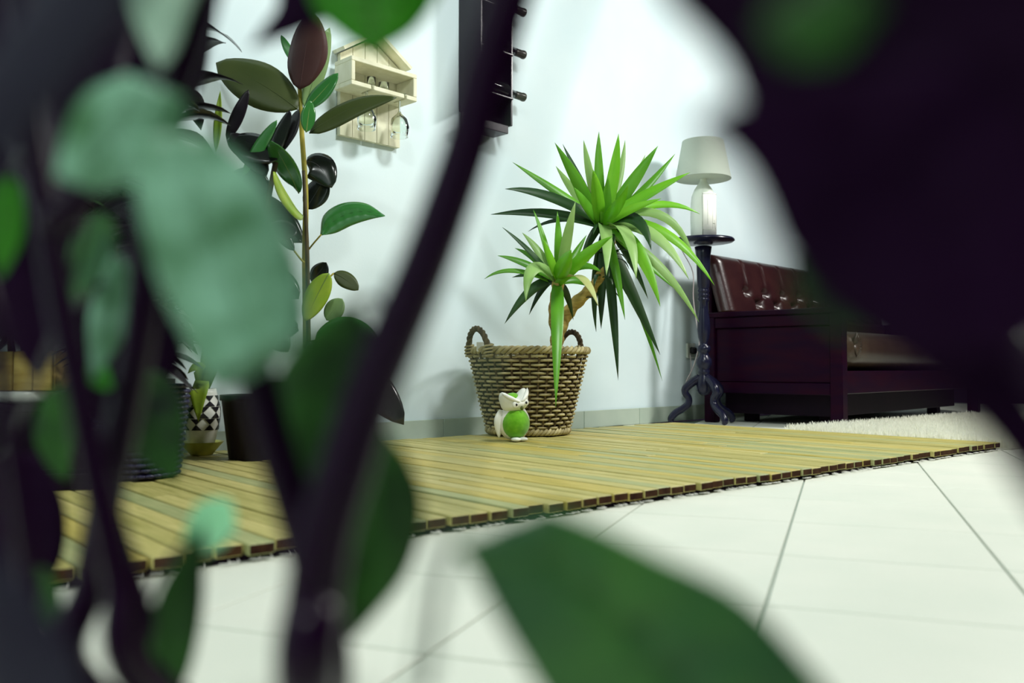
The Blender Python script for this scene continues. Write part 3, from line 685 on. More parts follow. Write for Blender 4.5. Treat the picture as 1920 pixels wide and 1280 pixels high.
for k, gx in enumerate((sx0 + 0.089, sx1 - 0.053)):
    gc = V((gx, yf + 0.036, 1.2635)); 
    g_ = thing('wine_glass', gc, 'clear stemmed glass hanging upside down under the wooden wall shelf', 'glass', 'glasses under the wall shelf')
    MB().lathe([(0.0, 0.004), (0.032, 0.003), (0.033, 0.0008), (0.004, -0.003), (0.0035, -0.055), (0.010, -0.066), (0.030, -0.085), (0.037, -0.115), (0.033, -0.150), (0.0318, -0.150), (0.0358, -0.115), (0.029, -0.087), (0.009, -0.068), (0.0, -0.066)], gc, 24).build('bowl', 'glass', g_)
for k, (gx, hh, rr_) in enumerate(((sx0 + 0.12, 0.045, 0.016), (sx0 + 0.175, 0.038, 0.019))):
    gc = V((gx, yf + 0.05, 1.2625)); 
    o = MB().lathe([(0.0, 0), (rr_, 0), (rr_, hh), (rr_ - 0.0015, hh), (rr_ - 0.0015, 0.002), (0, 0.002)], gc, 20).build('shot_glass', 'glass', org=gc)
    tag(o, 'tiny clear tumbler standing inside the wooden wall shelf', 'glass', 'tumblers inside the wall shelf')

# ================================================================== wine rack (black metal) with bottles
rk = thing('wine_rack', (2.46, WALL_Y, 1.22), 'black metal wine rack hanging on the pale wall', 'rack')
def rb(name, x0, x1, y0, y1, z0, z1): return MB().box(((x0 + x1) / 2, (y0 + y1) / 2, (z0 + z1) / 2), x1 - x0, y1 - y0, z1 - z0, bev=0.002).build(name, 'black_metal', rk, smooth=False)
rb('back_plate', 2.355, 2.545, WALL_Y - 0.010, WALL_Y - 0.002, 1.235, 2.02)
rb('side_plate', 2.345, 2.355, WALL_Y - 0.13, WALL_Y - 0.002, 1.30, 2.02); rb('side_plate', 2.545, 2.555, WALL_Y - 0.10, WALL_Y - 0.002, 1.265, 2.02)
rb('lower_box', 2.38, 2.53, WALL_Y - 0.10, WALL_Y - 0.011, 1.228, 1.262)
for k, zz in enumerate((1.42, 1.60, 1.78)):
    rb('bottle_cradle', 2.3555, 2.5445, WALL_Y - 0.115, WALL_Y - 0.0105, zz - 0.052, zz - 0.044)
    bc = V((2.40, WALL_Y - 0.066, zz)); b_ = thing('wine_bottle', bc, 'dark wine bottle lying in the %s cradle of the black wall rack' % ('lowest', 'middle', 'uppermost')[k], 'bottle')
    prf = [(0.0, -0.035), (0.034, -0.035), (0.037, -0.03), (0.037, 0.13), (0.030, 0.155), (0.016, 0.175), (0.0145, 0.25), (0.0, 0.25)]
    mbx = MB().lathe(prf, (0, 0, 0), 20); mbx.v = [bc + V((p.z, p.y, p.x)) for p in mbx.v]; mbx.f = [tuple(reversed(f_)) for f_ in mbx.f]
    # cradle seat: bottle rests at zz - 0.037
    mbx.v = [p + V((0, 0, -0.0065)) for p in mbx.v]
    mbx.build('body', 'bottle_glass', b_)
    mbf = MB().lathe([(0.0, 0.200), (0.0155, 0.200), (0.0160, 0.203), (0.0160, 0.245), (0.018, 0.246), (0.018, 0.256), (0.0, 0.256)], (0, 0, 0), 16)
    mbf.v = [bc + V((p.z, p.y, p.x - 0.0065)) for p in mbf.v]; mbf.build('foil_cap', 'foil', b_)

# ================================================================== rubber plants and pots at the left
def loft(left, right, d, kind, bulge=0.1, nx=10, ny=18, dd=0.0, stalk=None, par=None, tv_=0.0, stalk_mat='bark'):
    L_ = resample(crom([P(x, y, d) for x, y in left], 6), ny); R_ = resample(crom([P(x, y, d + dd) for x, y in right], 6), ny)
    pts = []; fs = []; wd_ = max((a - b).length for a, b in zip(L_, R_))
    for i in range(ny + 1):
        for k in range(nx + 1):
            u = k / nx; s = 2 * u - 1; p = L_[i].lerp(R_[i], u)
            ww = (L_[i] - R_[i]).length
            crease = math.exp(-(s / 0.12) ** 2)
            ribs = 0.02 * math.sin(i * 2.1 + abs(s) * 3)
            pts.append(p + FW * (ww * (bulge * s * s + 0.05 * crease + ribs * (1 - s * s)) + tv_ * wd_ * (i / ny - .5)))
    for i in range(ny):
        for k in range(nx):
            a = i * (nx + 1) + k; fs.append((a, a + 1, a + nx + 2, a + nx + 1))
    o = MB().add(pts, fs).build('leaf', kind, par or fg, solid=0.0007)
    mid_ = [L_[i].lerp(R_[i], .5) + FW * ((L_[i] - R_[i]).length * .05) for i in range(ny + 1)]
    MB().tube(mid_, [0.0010] * (ny + 1), 6).build('midrib', kind, o)
    if stalk: MB().tube(crom([P(*s) for s in stalk], 6), 0.0012 if d < 1 else 0.0028, 6).build('petiole', stalk_mat, o)
    return o
def ficus_leaf(par, base, tip, wpx, D, kind, nh=None, arch=0.0, cup=0.15, fold=0.1, prof='ellipse', side=0.0, stalk=None, vein=True):
    b0, t1 = P(base[0], base[1], D), P(tip[0], tip[1], D + side)
    ln = (t1 - b0).length
    ctrl = b0.lerp(t1, 0.5) + V((0, 0, arch * ln))
    path = bez([b0, ctrl, t1], 14); nh = (nh or (-FW + V((0, 0, 0.4)))).normalized()
    o = blade(path, wpx / F * D, prof, nh, fold, 6, 0.04, random.random() * 6, cup).build('leaf', kind, par, solid=0.0014)
    if vein:
        MB().tube(path[:-1], [0.0024 - 0.00015 * i for i in range(len(path) - 1)], 6).build('midrib', kind if kind not in ('ficus_green', 'ficus_lime') else 'ficus_vein', o)
    if stalk is not None:
        MB().tube(bez([P(stalk[0], stalk[1], D), P((stalk[0] + base[0]) / 2, (stalk[1] + base[1]) / 2 + 2, D), b0], 6), 0.0028, 6).build('petiole', 'cane', o)
    return o
RD_ = 2.74
rp = G(572, 842, MATZ); rp.z = MATZ
rub = thing('rubber_plant', rp, 'tall rubber plant with yellow-brown canes beside the wall shelf', 'plant')
MB().lathe([(0.0, 0.0), (0.085, 0.0), (0.115, 0.19), (0.122, 0.19), (0.122, 0.205), (0.106, 0.205), (0.104, 0.175), (0.0, 0.175)], rp, 28).build('pot', 'pot_dark', rub)
MB().lathe([(0.104, 0.176), (0.05, 0.182), (0, 0.185)], rp, 20).build('soil', 'soil', rub)
MB().tube(crom([rp + V((0, 0, 0.15)), P(574, 620, RD_), P(572, 480, RD_), P(573, 360, RD_), P(566, 250, RD_), P(562, 165, RD_)], 6), [0.0115 - 0.00015 * i for i in range(31)], 10).build('cane', 'cane', rub)
MB().tube(crom([rp + V((0.012, 0.0, 0.15)), P(578, 600, RD_ - 0.02), P(576, 470, RD_ - 0.02), P(573, 400, RD_ - 0.02), P(569, 320, RD_ - 0.02)], 6), [0.0080 - 0.00012 * i for i in range(25)], 8).build('cane', 'cane_dark', rub)
fl = lambda *a, **k: ficus_leaf(rub, *a, **k)
fl((558, 205), (405, 118), 96, RD_ - .04, 'ficus_under', cup=.25, arch=.10)
fl((562, 168), (584, 22), 84, RD_ - .05, 'ficus_brown', nh=-FW + RT * -.3, cup=.3, arch=0)
fl((571, 205), (618, 52), 40, RD_ + .0, 'ficus_pale', nh=-FW + RT * .8, cup=.2)
fl((572, 205), (634, 137), 36, RD_ - .06, 'ficus_green', arch=-.05, cup=.1)
fl((580, 250), (744, 183), 46, RD_ - .05, 'ficus_under', arch=.16, cup=.2, prof='ovate')
fl((574, 248), (582, 188), 28, RD_ - .08, 'ficus_green', nh=-FW + RT * .5)
fl((553, 120), (527, 66), 16, RD_ + .05, 'ficus_green', vein=False)
fl((574, 305), (622, 352), 62, RD_ + .03, 'ficus_dark', arch=.5, cup=.3)
fl((574, 392), (612, 330), 50, RD_ + .05, 'ficus_dark', cup=.2)
fl((560, 362), (508, 264), 46, RD_ - .06, 'ficus_green', arch=.06, cup=.2, side=-.30)
fl((568, 405), (512, 322), 50, RD_ - .07, 'ficus_lime', arch=-.1, cup=.3, nh=-FW + RT * .5 + V((0, 0, .5)), side=-.25)
fl((566, 455), (480, 360), 52, RD_ + .02, 'ficus_dark', arch=.0, cup=.2)
fl((552, 470), (498, 402), 26, RD_ - .05, 'ficus_dark', arch=.0, stalk=(570, 492))
loft([(602, 441), (628, 436), (660, 421), (692, 411), (722, 405)], [(600, 438), (606, 402), (640, 380), (684, 380), (721, 403)], RD_ - .05, 'ficus_green', bulge=.12, nx=8, ny=24, dd=.02, par=rub, stalk=[(577, 470, RD_), (588, 456, RD_ - .03), (602, 440, RD_ - .05)], stalk_mat='cane')
fl((585, 530), (612, 492), 36, RD_ + .03, 'ficus_dark', stalk=(577, 545))
fl((626, 512), (672, 544), 32, RD_ + .0, 'ficus_under', arch=.12, cup=.2, stalk=(580, 550))
fl((617, 512), (572, 602), 44, RD_ - .10, 'ficus_lime', arch=.06, cup=.3, nh=-FW + RT * .4)
fl((612, 600), (642, 560), 40, RD_ - .04, 'ficus_pale', cup=.1)
fl((590, 640), (710, 652), 70, RD_ - .08, 'ficus_green', arch=.35, cup=.15)
fl((620, 690), (757, 796), 74, RD_ - .12, 'ficus_dark', arch=.28, cup=.2)
fl((560, 560), (480, 520), 54, RD_ - .05, 'ficus_dark', arch=.3, cup=.2)
fl((560, 620), (470, 640), 60, RD_ - .08, 'ficus_dark', arch=.3, cup=.2)
fl((575, 640), (640, 760), 64, RD_ - .16, 'ficus_dark', arch=.2, cup=.2)

RD2 = 2.52
rp2 = G(478, 858, MATZ); rp2.z = MATZ
rub2 = thing('rubber_plant', rp2, 'dark purple-leaved rubber plant in a black pot behind the patterned vase', 'plant')
MB().lathe([(0.0, 0.0), (0.07, 0.0), (0.09, 0.16), (0.095, 0.16), (0.095, 0.175), (0.082, 0.175), (0.08, 0.15), (0.0, 0.15)], rp2, 24).build('pot', 'pot_dark', rub2)
MB().tube(crom([rp2 + V((0, 0, 0.13)), P(485, 560, RD2), P(500, 400, RD2), P(520, 290, RD2), P(540, 220, RD2)], 6), 0.008, 8).build('cane', 'cane_dark', rub2)
r2 = random.Random(21)
for (b0, t1, wd_, k_) in [((520, 300), (425, 262), 66, 'ficus_dark'), ((500, 330), (432, 250), 50, 'dark_leaf'), ((520, 290), (560, 205), 46, 'dark_leaf'), ((425, 262), (466, 168), 24, 'dark_leaf'), ((500, 310), (545, 205), 26, 'ficus_dark'),
                           ((505, 360), (430, 330), 60, 'ficus_dark'), ((490, 420), (400, 400), 60, 'dark_leaf'), ((495, 430), (556, 440), 56, 'dark_leaf'),
                           ((488, 480), (420, 520), 60, 'ficus_dark'), ((488, 500), (550, 540), 54, 'dark_leaf'), ((484, 560), (420, 620), 60, 'dark_leaf'), ((484, 600), (540, 660), 54, 'ficus_dark'), ((455, 330), (520, 225), 22, 'ficus_green'), ((470, 345), (500, 250), 30, 'dark_leaf'),
                           ((484, 640), (425, 690), 50, 'dark_leaf')]:
    ficus_leaf(rub2, b0, t1, wd_, RD2 + r2.uniform(-.05, .06), k_, arch=r2.uniform(-.05, .2), cup=.2, nh=-FW + RT * r2.uniform(-.7, .7) + V((0, 0, r2.uniform(0, .9))), vein=False)
ficus_leaf(rub2, (405, 285), (413, 170), 16, RD2 - .05, 'ficus_lime', cup=.1, fold=.3, prof='lance', vein=False)

# woven purple pot with a dark bushy plant
wc = G(258, 893, MATZ); wc.z = MATZ
wp_ = thing('potted_bush', wc, 'dark leafy bush in a purple woven pot on the mat', 'plant')
PR = lambda z: 0.086 + 0.022 * (z / 0.215) ** 0.8
MB().lathe([(0.0, 0.0), (PR(0) - .004, 0.0), (PR(0.1) - .004, 0.1), (PR(.21) - .004, 0.21), (PR(.21) - .010, 0.21), (PR(.19) - .012, 0.185), (0.0, 0.19)], wc, 32).build('pot', 'pot_dark', wp_)
for r_ in range(17):
    z = 0.008 + r_ * 0.0125; pth = []
    for q in range(120):
        a = 2 * math.pi * q / 120; R_ = PR(z) + 0.0028 * math.cos(30 * a + math.pi * r_)
        pth.append(wc + V((math.cos(a) * R_, math.sin(a) * R_, z)))
    MB().tube(pth, 0.0050, 5, closed=True).build('weave_band', 'pot_purple', wp_)
def bush(par, base, z0, spread, height, nstem, nleaf, mats, rnd, lw=(0.03, 0.05), ll=(0.07, 0.13), stem='cane_dark'):
    for k in range(nstem):
        an = rnd.uniform(0, 6.28); sp_ = spread * rnd.uniform(0.2, 1); hh = height * rnd.uniform(0.65, 1)
        dv = V((math.cos(an), math.sin(an), 0))
        if base.y + dv.y * sp_ > WALL_Y - 0.12: dv.y = (WALL_Y - 0.12 - base.y) / sp_
        b0 = V((base.x, base.y, z0)) + dv * 0.012 * k ** 0.5
        path = bez([b0, b0 + dv * sp_ * 0.25 + V((0, 0, hh * 0.6)), b0 + dv * sp_ + V((0, 0, hh))], 10)
        MB().tube(path, [0.005 - 0.0003 * i for i in range(11)], 6).build('stem', stem, par)
        for q in range(nleaf):
            p = path[rnd.randint(2, 10)]; a2 = rnd.uniform(0, 6.28); d2 = V((math.cos(a2), math.sin(a2), rnd.uniform(-0.4, 0.5))).normalized(); ln = rnd.uniform(*ll)
            lp = bez([p, p + d2 * ln * 0.5 + V((0, 0, 0.15 * ln)), p + d2 * ln + V((0, 0, -0.2 * ln))], 8)
            if max(v.y for v in lp) > WALL_Y - 0.02: continue
            blade(lp, rnd.uniform(*lw), 'ovate', V((d2.x * .3, d2.y * .3, 1)), 0.15, 2, .05, rnd.random() * 6).build('leaf', rnd.choice(mats), par, solid=0.0008)
bush(wp_, wc, wc.z + 0.18, 0.20, 0.50, 13, 16, ['dark_leaf', 'dark_leaf', 'dark_leaf', 'ficus_dark', 'fg_deep'], random.Random(31), (0.05, 0.08), (0.10, 0.16))
# patterned vase on its saucer
vc = G(391, 852, MATZ); vc.z = MATZ + 0.0045
sc = G(378, 852, MATZ); sc.z = MATZ
sau = MB().lathe([(0.0, 0.0), (0.030, 0.0), (0.046, 0.020), (0.060, 0.036), (0.0615, 0.038), (0.058, 0.037), (0.044, 0.022), (0.028, 0.0042), (0.0, 0.0042)], sc, 32).build('saucer', 'saucer_yellow', org=sc)
tag(sau, 'yellow-green ceramic saucer under the patterned white vase', 'saucer')
vz = sc.z + 0.0050
vs_ = thing('patterned_vase', V((sc.x, sc.y, vz)), 'white vase with black triangle pattern standing in a yellow saucer', 'vase')
vR = lambda z: 0.0275 + 0.022 * math.sin(min(1, z / 0.13) * 1.75) if z < 0.13 else 0.0275 + 0.022 * math.sin(1.75) - (z - 0.13) * 0.20
VC2 = V((sc.x, sc.y, vz))
MB().lathe([(0.0, 0.0)] + [(vR(z), z) for z in [i * 0.0115 for i in range(17)]] + [(vR(0.184) - 0.004, 0.184), (vR(0.15) - 0.005, 0.15), (0.0, 0.15)], VC2, 36).build('body', 'white_ceramic', vs_)
for row, (z0, z1) in enumerate(((0.066, 0.100), (0.100, 0.134), (0.134, 0.166))):
    for k in range(8):
        a = 2 * math.pi * (k + 0.5 * (row % 2)) / 8; da = 2 * math.pi / 8 * 0.42
        def vp(an, z): return VC2 + V((math.cos(an) * (vR(z) + 0.0012), math.sin(an) * (vR(z) + 0.0012), z))
        zm = (z0 + z1) / 2
        for (q0, q1) in ((z0 + 0.001, zm), (z1 - 0.001, zm)):
            pts = [vp(a - da, q0), vp(a - da * .5, q0), vp(a, q0), vp(a + da * .5, q0), vp(a + da, q0), vp(a + da * .5, (q0 + q1) / 2), vp(a, q1), vp(a - da * .5, (q0 + q1) / 2), vp(a, (q0 + q1) / 2)]
            MB().add(pts, [(0, 1, 7), (1, 2, 8, 7), (2, 3, 5, 8), (3, 4, 5), (7, 8, 6), (8, 5, 6)]).build('triangle', 'black_dot', vs_, smooth=False, solid=0.0012)
lp = thing('vase_plant', VC2 + V((0, 0, 0.152)), 'lime green leaves drooping out of the patterned vase', 'plant')
for (cx, cy, tx, ty, wd_, dd) in ((372, 690, 372, 790, 40, -.075), (385, 660, 352, 700, 26, -.02), (400, 650, 425, 700, 26, -.03), (392, 640, 398, 610, 24, 0)):
    d_ = VC2.dot(FW)
    blade(bez([VC2 + V((0, 0, 0.150)), P(cx, cy, d_ + dd), P(tx, ty, d_ + dd)], 10), wd_ / F * d_, 'ovate', -FW + V((0, 0, .3)), 0.2, 4).build('leaf', 'ficus_lime', lp, solid=0.001)
# dark tray with a small terracotta pot
tc_ = G(75, 918, MATZ); tc_.z = MATZ
tray = thing('plant_tray', tc_, 'low dark wooden tray lying on the slatted mat', 'tray')
tX, tY = (RT * 0.95 + FW * 0.05).normalized(), None
tY = V((-tX.y, tX.x, 0)); tcc = tc_ + tY * 0.052 - tX * 0.03
MB().box(tcc + V((0, 0, 0.004)), 0.26, 0.104, 0.008, tX, tY).build('base', 'tray_wood', tray, smooth=False)
for s_ in (-1, 1):
    MB().box(tcc + tY * (0.046 * s_) + V((0, 0, 0.018)), 0.26, 0.012, 0.026, tX, tY, bev=.002).build('long_side', 'tray_wood', tray, smooth=False)
    MB().box(tcc + tX * (0.1235 * s_) + V((0, 0, 0.018)), 0.012, 0.080, 0.026, tX, tY, bev=.002).build('short_side', 'tray_wood', tray, smooth=False)
pc = G(106, 876, MATZ); pc.z = MATZ
o = thing('terracotta_pot', pc, 'tiny red terracotta pot beside the dark tray', 'pot')
MB().lathe([(0.0, 0.0), (0.016, 0.0), (0.021, 0.028), (0.024, 0.028), (0.024, 0.036), (0.020, 0.036), (0.018, 0.02), (0.0, 0.02)], pc, 20).build('body', 'terracotta', o)
# white stand, wooden planter box with tall dark plants
pd = 2.12
bc0 = P(58, 740, pd); bc0.z = MATZ
st = thing('plant_stand', bc0, 'dark wooden plant stand under the wooden planter box', 'stand')
sz = P(58, 731, pd).z; dz_ = 0.032; sh_ = sz - dz_ - MATZ
MB().box(bc0 + V((0, 0, sh_ - 0.009)), 0.24, 0.20, 0.018, RT, FW, bev=.003).build('stand_top', 'tray_wood', st, smooth=False)
for s_ in (-1, 1):
    MB().box(bc0 + RT * (0.105 * s_) + V((0, 0, (sh_ - 0.018) / 2)), 0.018, 0.18, sh_ - 0.018, RT, FW).build('side_panel', 'tray_wood', st, smooth=False)
    MB().box(bc0 + FW * (0.08 * s_) + V((0, 0, (sh_ - 0.018) / 2)), 0.19, 0.016, sh_ - 0.018, RT, FW).build('panel', 'tray_wood', st, smooth=False)
dd_ = bc0 + V((0, 0, sh_ + 0.0005))
dish = MB().lathe([(0.0, 0.0), (0.055, 0.0), (0.075, 0.008), (0.082, dz_ - 0.002), (0.078, dz_ - 0.0015), (0.0, dz_ - 0.0015)], dd_, 32).build('dish', 'white_ceramic', org=dd_)
tag(dish, 'white round dish between the planter box and its dark stand', 'dish')
pb = thing('planter_box', V((bc0.x, bc0.y, sz)), 'rough wooden planter box of dark foliage on a white stand', 'planter')
pbh = P(58, 660, pd).z - sz; c_ = V((bc0.x, bc0.y, sz + pbh / 2 + 0.0005))
for s_ in (-1, 1):
    for k in range(4):
        MB().box(c_ + FW * (0.072 * s_) + RT * (-0.0675 + 0.045 * k), 0.0435, 0.012, pbh, RT, FW, bev=.002).build('plank', 'crate_wood', pb, smooth=False)
    for k in range(3):
        MB().box(c_ + RT * (0.084 * s_) + FW * (-0.044 + 0.044 * k), 0.0425, 0.012, pbh, FW, -RT, bev=.002).build('plank', 'crate_wood', pb, smooth=False)
MB().box(c_ + V((0, 0, -pbh / 2 + 0.005)), 0.155, 0.13, 0.008, RT, FW).build('floor_board', 'crate_wood', pb, smooth=False)
MB().box(c_ + V((0, 0, 0.01)), 0.154, 0.13, pbh - 0.04, RT, FW).build('soil', 'soil', pb, smooth=False)
bush(pb, c_, sz + pbh * 0.7, 0.24, 0.66, 14, 15, ['dark_leaf', 'dark_leaf', 'ficus_dark', 'fg_deep'], random.Random(41), (0.06, 0.10), (0.14, 0.22))
# tall dark plant further back
tb = G(248, 866, MATZ); tb.z = MATZ
tl = thing('tall_foliage_plant', tb, 'tall dense dark foliage plant in a black pot before the wall', 'plant')
MB().lathe([(0.0, 0.0), (0.08, 0.0), (0.10, 0.2), (0.105, 0.2), (0.105, 0.22), (0.09, 0.22), (0.088, 0.19), (0.0, 0.19)], tb, 24).build('pot', 'pot_dark', tl)
bush(tl, tb, tb.z + 0.19, 0.20, 0.98, 16, 18, ['dark_leaf', 'dark_leaf', 'ficus_dark', 'dark_leaf'], random.Random(51), (0.07, 0.11), (0.14, 0.22))

# ================================================================== foreground shrub, right before the lens
fp = CF(-0.085, 0.40, 0.0)
fg = thing('foreground_shrub', fp, 'out-of-focus dark-stemmed shrub with broad leaves framing the view', 'shrub')
MB().lathe([(0.0, 0.0), (0.065, 0.0), (0.085, 0.08), (0.09, 0.08), (0.09, 0.095), (0.079, 0.095), (0.077, 0.075), (0.0, 0.078)], fp, 28).build('pot', 'pot_dark', fg)
MB().lathe([(0.077, 0.076), (0.04, 0.082), (0, 0.084)], fp, 20).build('soil', 'soil', fg)
FB = fp + V((0, 0, 0.078))
def fstem(pts, wpx, d, m_='bark', root=True, name='stem'):
    path = [P(x, y, dd) for x, y, dd in [(p[0], p[1], p[2] if len(p) > 2 else d) for p in pts]]
    if root: path = [FB + (path[0] - FB) * 0.0 + V((random.uniform(-.02, .02), random.uniform(-.02, .02), 0))] + path
    c = crom(path, 6); r_ = wpx / 2 / F * d
    rads = [r_ * (1.12 - 0.22 * i / (len(c) - 1)) for i in range(len(c))]
    if not root: rads[0] *= .8
    return MB().tube(c, rads, 12).build(name, m_, fg), c
fstem([(575, 1290), (590, 1120), (610, 1000), (640, 900), (672, 800), (705, 710), (750, 605), (795, 500), (838, 385), (878, 265), (912, 130), (962, -30), (1010, -160)], 104, 0.25)
fstem([(618, 1300), (600, 1130), (562, 985), (520, 850), (482, 710), (448, 575), (430, 440)], 74, 0.28)
fstem([(262, 1290), (222, 1090), (180, 900), (150, 740), (118, 590), (90, 430), (62, 260), (45, 100), (20, -80)], 52, 0.30)
fstem([(95, 1290), (62, 1110), (36, 940), (16, 800), (-5, 640), (-40, 500)], 34, 0.27)
fstem([(160, 1290), (172, 1090), (200, 930), (236, 760), (262, 620), (272, 490), (262, 380)], 62, 0.33)
fstem([(300, 1290), (262, 1150), (215, 1000), (165, 830)], 52, 0.31)
# branch crossing the upper left corner
fstem([(90, 430, 0.30), (190, 330, 0.29), (300, 210, 0.28), (348, 110, 0.28), (385, -10, 0.28), (420, -150, 0.28)], 60, 0.28, root=False, name='branch')
# blades
def fleaf(mid, wpx, d, kind, prof='ovate', roll=0.0, tilt=0.2, fold=0.15, wav=0.06, cup=0.1, stalk=None, dd=0.0, vein=True):
    n = len(mid); path = resample(crom([P(x, y, d + dd * k / (n - 1)) for k, (x, y) in enumerate(mid)], 6), 16)
    nh = (-FW + RT * roll + V((0, 0, tilt))).normalized()
    o = blade(path, wpx / F * d, prof, nh, fold, 8, wav, mid[0][0] * .01, cup).build('leaf', kind, fg, solid=0.0006)
    if vein: MB().tube(path[:-1], [0.0011 - 0.00005 * i for i in range(16)], 6).build('midrib', kind, o)
    if stalk: MB().tube(crom([P(*s) for s in stalk] + [path[0]], 6), 0.0011, 6).build('petiole', 'bark', o)
    return o
# bright leaf hanging over the top edge and its neighbour in painted shade
loft([(560, -60), (585, 10), (640, 62), (692, 100)], [(840, -60), (810, 0), (770, 55), (700, 102)], 0.30, 'fg_bright', stalk=[(985, -120, .25), (850, -150, .28), (700, -70, .30)])
loft([(500, -80), (520, 0), (492, 50), (470, 86)], [(660, -80), (620, 20), (560, 58), (474, 88)], 0.31, 'fg_shaded', stalk=[(700, -150, .29), (580, -90, .31)])
# middle leaves
loft([(660, 572), (560, 640), (505, 730), (510, 830), (575, 945)], [(668, 574), (705, 650), (700, 740), (655, 850), (582, 948)], 0.30, 'fg_deep', stalk=[(750, 605, .25), (700, 560, .28), (662, 572, .30)])
loft([(690, 780), (640, 860), (610, 1000), (620, 1110), (655, 1195)], [(700, 780), (768, 870), (792, 960), (760, 1080), (662, 1198)], 0.29, 'fg_deep', stalk=[(672, 800, .25), (690, 770, .27), (694, 780, .29)])
# big leaf at the bottom
loft([(848, 1024), (880, 1062), (925, 1150), (980, 1245), (1040, 1340), (1130, 1430)], [(1028, 950), (1120, 985), (1240, 1045), (1390, 1120), (1500, 1230), (1640, 1400)], 0.20, 'fg_mid', bulge=0.05, nx=16, stalk=[(800, 1290, .22), (828, 1100, .21), (850, 1026, .20)])
loft([(1026, 950), (1022, 968), (1015, 1000), (960, 1034), (850, 1024)], [(1030, 952), (1045, 990), (1040, 1030), (980, 1060), (852, 1028)], 0.20, 'fg_mid', bulge=0.05, nx=4, ny=10)
# long blade and tip low at the left, its light painted as mint
fleaf([(318, 1330), (325, 1200), (350, 1080), (385, 985)], 96, 0.33, 'fg_deep', 'lance', stalk=[(300, 1400, .36), (310, 1380, .34)])
fleaf([(345, 1015), (392, 988), (432, 938)], 100, 0.36, 'fg_lit_mint', 'ellipse', roll=.1, tilt=0.6, stalk=[(262, 1150, .31), (310, 1060, .34)])
# leaves at the left, their teal sheen painted in
loft([(100, 330), (112, 250), (150, 170), (235, 135)], [(180, 360), (270, 330), (335, 270), (345, 180)], 0.27, 'fg_teal_sheen', stalk=[(62, 260, .30), (90, 330, .34)])
loft([(235, 250), (250, 400), (290, 540), (385, 715)], [(395, 250), (500, 360), (560, 520), (560, 640)], 0.255, 'fg_teal_sheen', bulge=.12, stalk=[(262, 380, .33), (290, 300, .34)])
loft([(330, 560), (340, 640), (380, 700), (415, 730)], [(570, 560), (565, 620), (500, 690), (420, 732)], 0.265, 'fg_teal_sheen', stalk=[(430, 440, .28), (450, 540, .34)])
fleaf([(200, 400), (180, 450), (160, 510), (135, 570)], 100, 0.40, 'fg_mid', 'ovate', roll=-.3, stalk=[(272, 490, .33), (240, 400, .37)])
fleaf([(215, 470), (220, 540), (200, 620), (175, 710)], 74, 0.38, 'fg_teal_sheen', 'lance', roll=.4, stalk=[(262, 620, .33), (250, 500, .36)])
fleaf([(255, 690), (275, 760), (300, 830), (330, 900)], 130, 0.45, 'fg_deep', 'ovate', stalk=[(236, 760, .33), (230, 690, .40)])
fleaf([(120, 720), (105, 800), (110, 860), (125, 900)], 80, 0.42, 'fg_deep', 'ovate', stalk=[(150, 740, .30), (130, 710, .36)])
fleaf([(160, 690), (180, 700), (200, 720), (215, 725)], 44, 0.45, 'fg_bright', 'ovate', stalk=[(150, 740, .30), (150, 700, .36)])
fleaf([(20, 330), (12, 400), (10, 460), (0, 520)], 70, 0.34, 'fg_bright', 'ovate', stalk=[(62, 260, .30), (40, 290, .32)])
fleaf([(60, 1060), (85, 1120), (110, 1180)], 60, 0.36, 'fg_deep', 'ovate', stalk=[(62, 1110, .27), (50, 1060, .33)])
# pale tip at the top, grey leaf across the upper-left corner, grey leaf low at the left
loft([(225, -60), (245, 20), (275, 90), (298, 128)], [(380, -60), (352, 20), (328, 90), (300, 130)], 0.27, 'fg_pale', stalk=[(420, -150, .28), (340, -120, .32), (300, -60, .34)])
loft([(120, -120), (30, 0), (-50, 110), (-120, 230)], [(330, -120), (200, 60), (90, 210), (-60, 360)], 0.15, 'fg_grey', stalk=[(420, -150, .28), (360, -200, .2), (290, -120, .15)])
loft([(150, 90), (180, 180), (230, 210)], [(360, -60), (370, 60), (330, 170)], 0.42, 'fg_shaded', stalk=[(348, 110, .28), (330, 60, .36)])
loft([(-60, 1020), (-60, 1120), (-50, 1300), (20, 1420)], [(-40, 1010), (60, 1110), (140, 1250), (180, 1420)], 0.18, 'fg_grey', stalk=[(95, 1290, .27), (-40, 1200, .22), (-50, 1015, .18)])
for k, (lf, rg, d_) in enumerate([([(-80, -60), (-60, 120), (-20, 300), (40, 420)], [(200, -60), (240, 90), (180, 280), (60, 420)], .46),
                                  ([(120, -80), (140, 60), (180, 200), (260, 330)], [(400, -80), (390, 40), (370, 160), (280, 330)], .50),
                                  ([(-60, 300), (-50, 450), (-10, 600), (60, 700)], [(60, 280), (130, 400), (140, 560), (80, 700)], .48),
                                  ([(120, 560), (110, 640), (140, 730), (200, 800)], [(260, 540), (330, 620), (310, 720), (220, 800)], .52),
                                  ([(-60, 860), (-50, 960), (-30, 1060), (40, 1150)], [(60, 850), (110, 940), (110, 1050), (50, 1150)], .47)]):
    loft(lf, rg, d_, 'fg_shaded', stalk=[(118, 590, .30), ((lf[0][0] + rg[0][0]) / 2 + 20, (lf[0][1] + rg[0][1]) / 2 - 30, (d_ + .3) / 2), ((lf[0][0] + rg[0][0]) / 2, (lf[0][1] + rg[0][1]) / 2, d_)])  # further leaves with their shade painted into the colour
# thin stalks out of focus close to the lens
fstem([(770, 1320, .16), (800, 1200, .15), (828, 1060, .14), (850, 920, .14), (880, 790, .14), (900, 690, .14), (930, 540, .14), (960, 400, .14), (1000, 240, .14), (1045, 100, .14), (1095, -40, .14), (1130, -160, .14)], 17, 0.14, 'fg_stalk', name='thin_stalk')

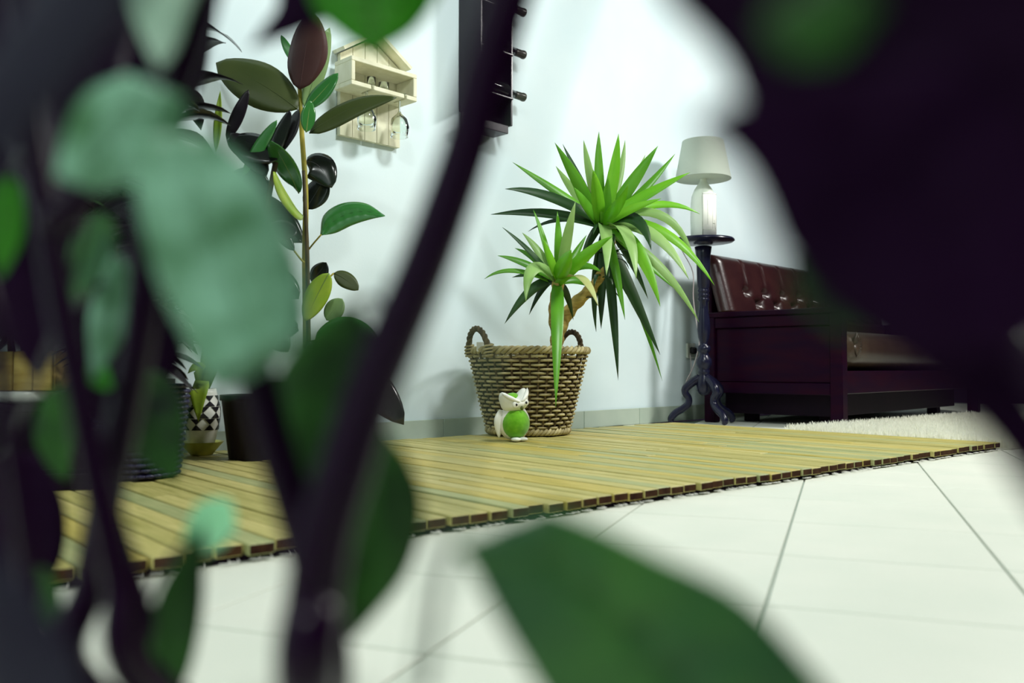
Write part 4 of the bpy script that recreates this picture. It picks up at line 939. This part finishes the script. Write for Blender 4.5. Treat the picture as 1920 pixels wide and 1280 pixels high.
# large-leaved plant at the right of the lens, shade painted into its leaves
dp = CF(0.25, 0.30, 0.0)
fg2 = thing('shaded_leaf_plant', dp, 'out-of-focus plant with huge leaves, near-black from painted shade, hanging before the sofa', 'plant')
MB().lathe([(0.0, 0.0), (0.055, 0.0), (0.07, 0.07), (0.075, 0.07), (0.075, 0.085), (0.066, 0.085), (0.064, 0.065), (0.0, 0.068)], dp, 28).build('pot', 'pot_dark', fg2)
c = crom([dp + V((0, 0, 0.06)), CF(0.255, 0.27, 0.16), CF(0.24, 0.22, 0.26), CF(0.21, 0.18, 0.34), CF(0.19, 0.16, 0.40)], 6)
MB().tube(c, [0.006 - 0.0001 * i for i in range(len(c))], 10).build('stem', 'bark', fg2)
N0 = 'fg_shaded'
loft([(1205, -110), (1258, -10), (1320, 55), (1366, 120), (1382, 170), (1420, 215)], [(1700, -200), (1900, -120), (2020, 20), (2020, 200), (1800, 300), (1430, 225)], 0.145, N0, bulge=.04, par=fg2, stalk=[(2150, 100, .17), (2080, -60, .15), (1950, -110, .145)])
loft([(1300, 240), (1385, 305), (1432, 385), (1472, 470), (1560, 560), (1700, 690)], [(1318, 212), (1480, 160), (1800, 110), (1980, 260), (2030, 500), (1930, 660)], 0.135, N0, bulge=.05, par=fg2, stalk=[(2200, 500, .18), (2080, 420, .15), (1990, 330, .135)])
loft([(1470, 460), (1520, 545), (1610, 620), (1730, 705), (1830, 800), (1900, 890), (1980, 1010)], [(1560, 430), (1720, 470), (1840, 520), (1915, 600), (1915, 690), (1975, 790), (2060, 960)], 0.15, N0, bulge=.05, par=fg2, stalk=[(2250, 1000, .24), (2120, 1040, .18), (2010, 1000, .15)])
loft([(1430, 40), (1470, 0), (1560, -60)], [(1480, 110), (1570, 100), (1660, 0)], 0.125, 'fg_deep', par=fg2, stalk=[(2200, -120, .15), (1900, -160, .13), (1640, -40, .125)])
loft([(1480, 480), (1500, 560), (1580, 630)], [(1600, 470), (1690, 540), (1700, 620)], 0.19, 'fg_deep', par=fg2, stalk=[(2200, 700, .22), (1900, 640, .2), (1640, 620, .19)])
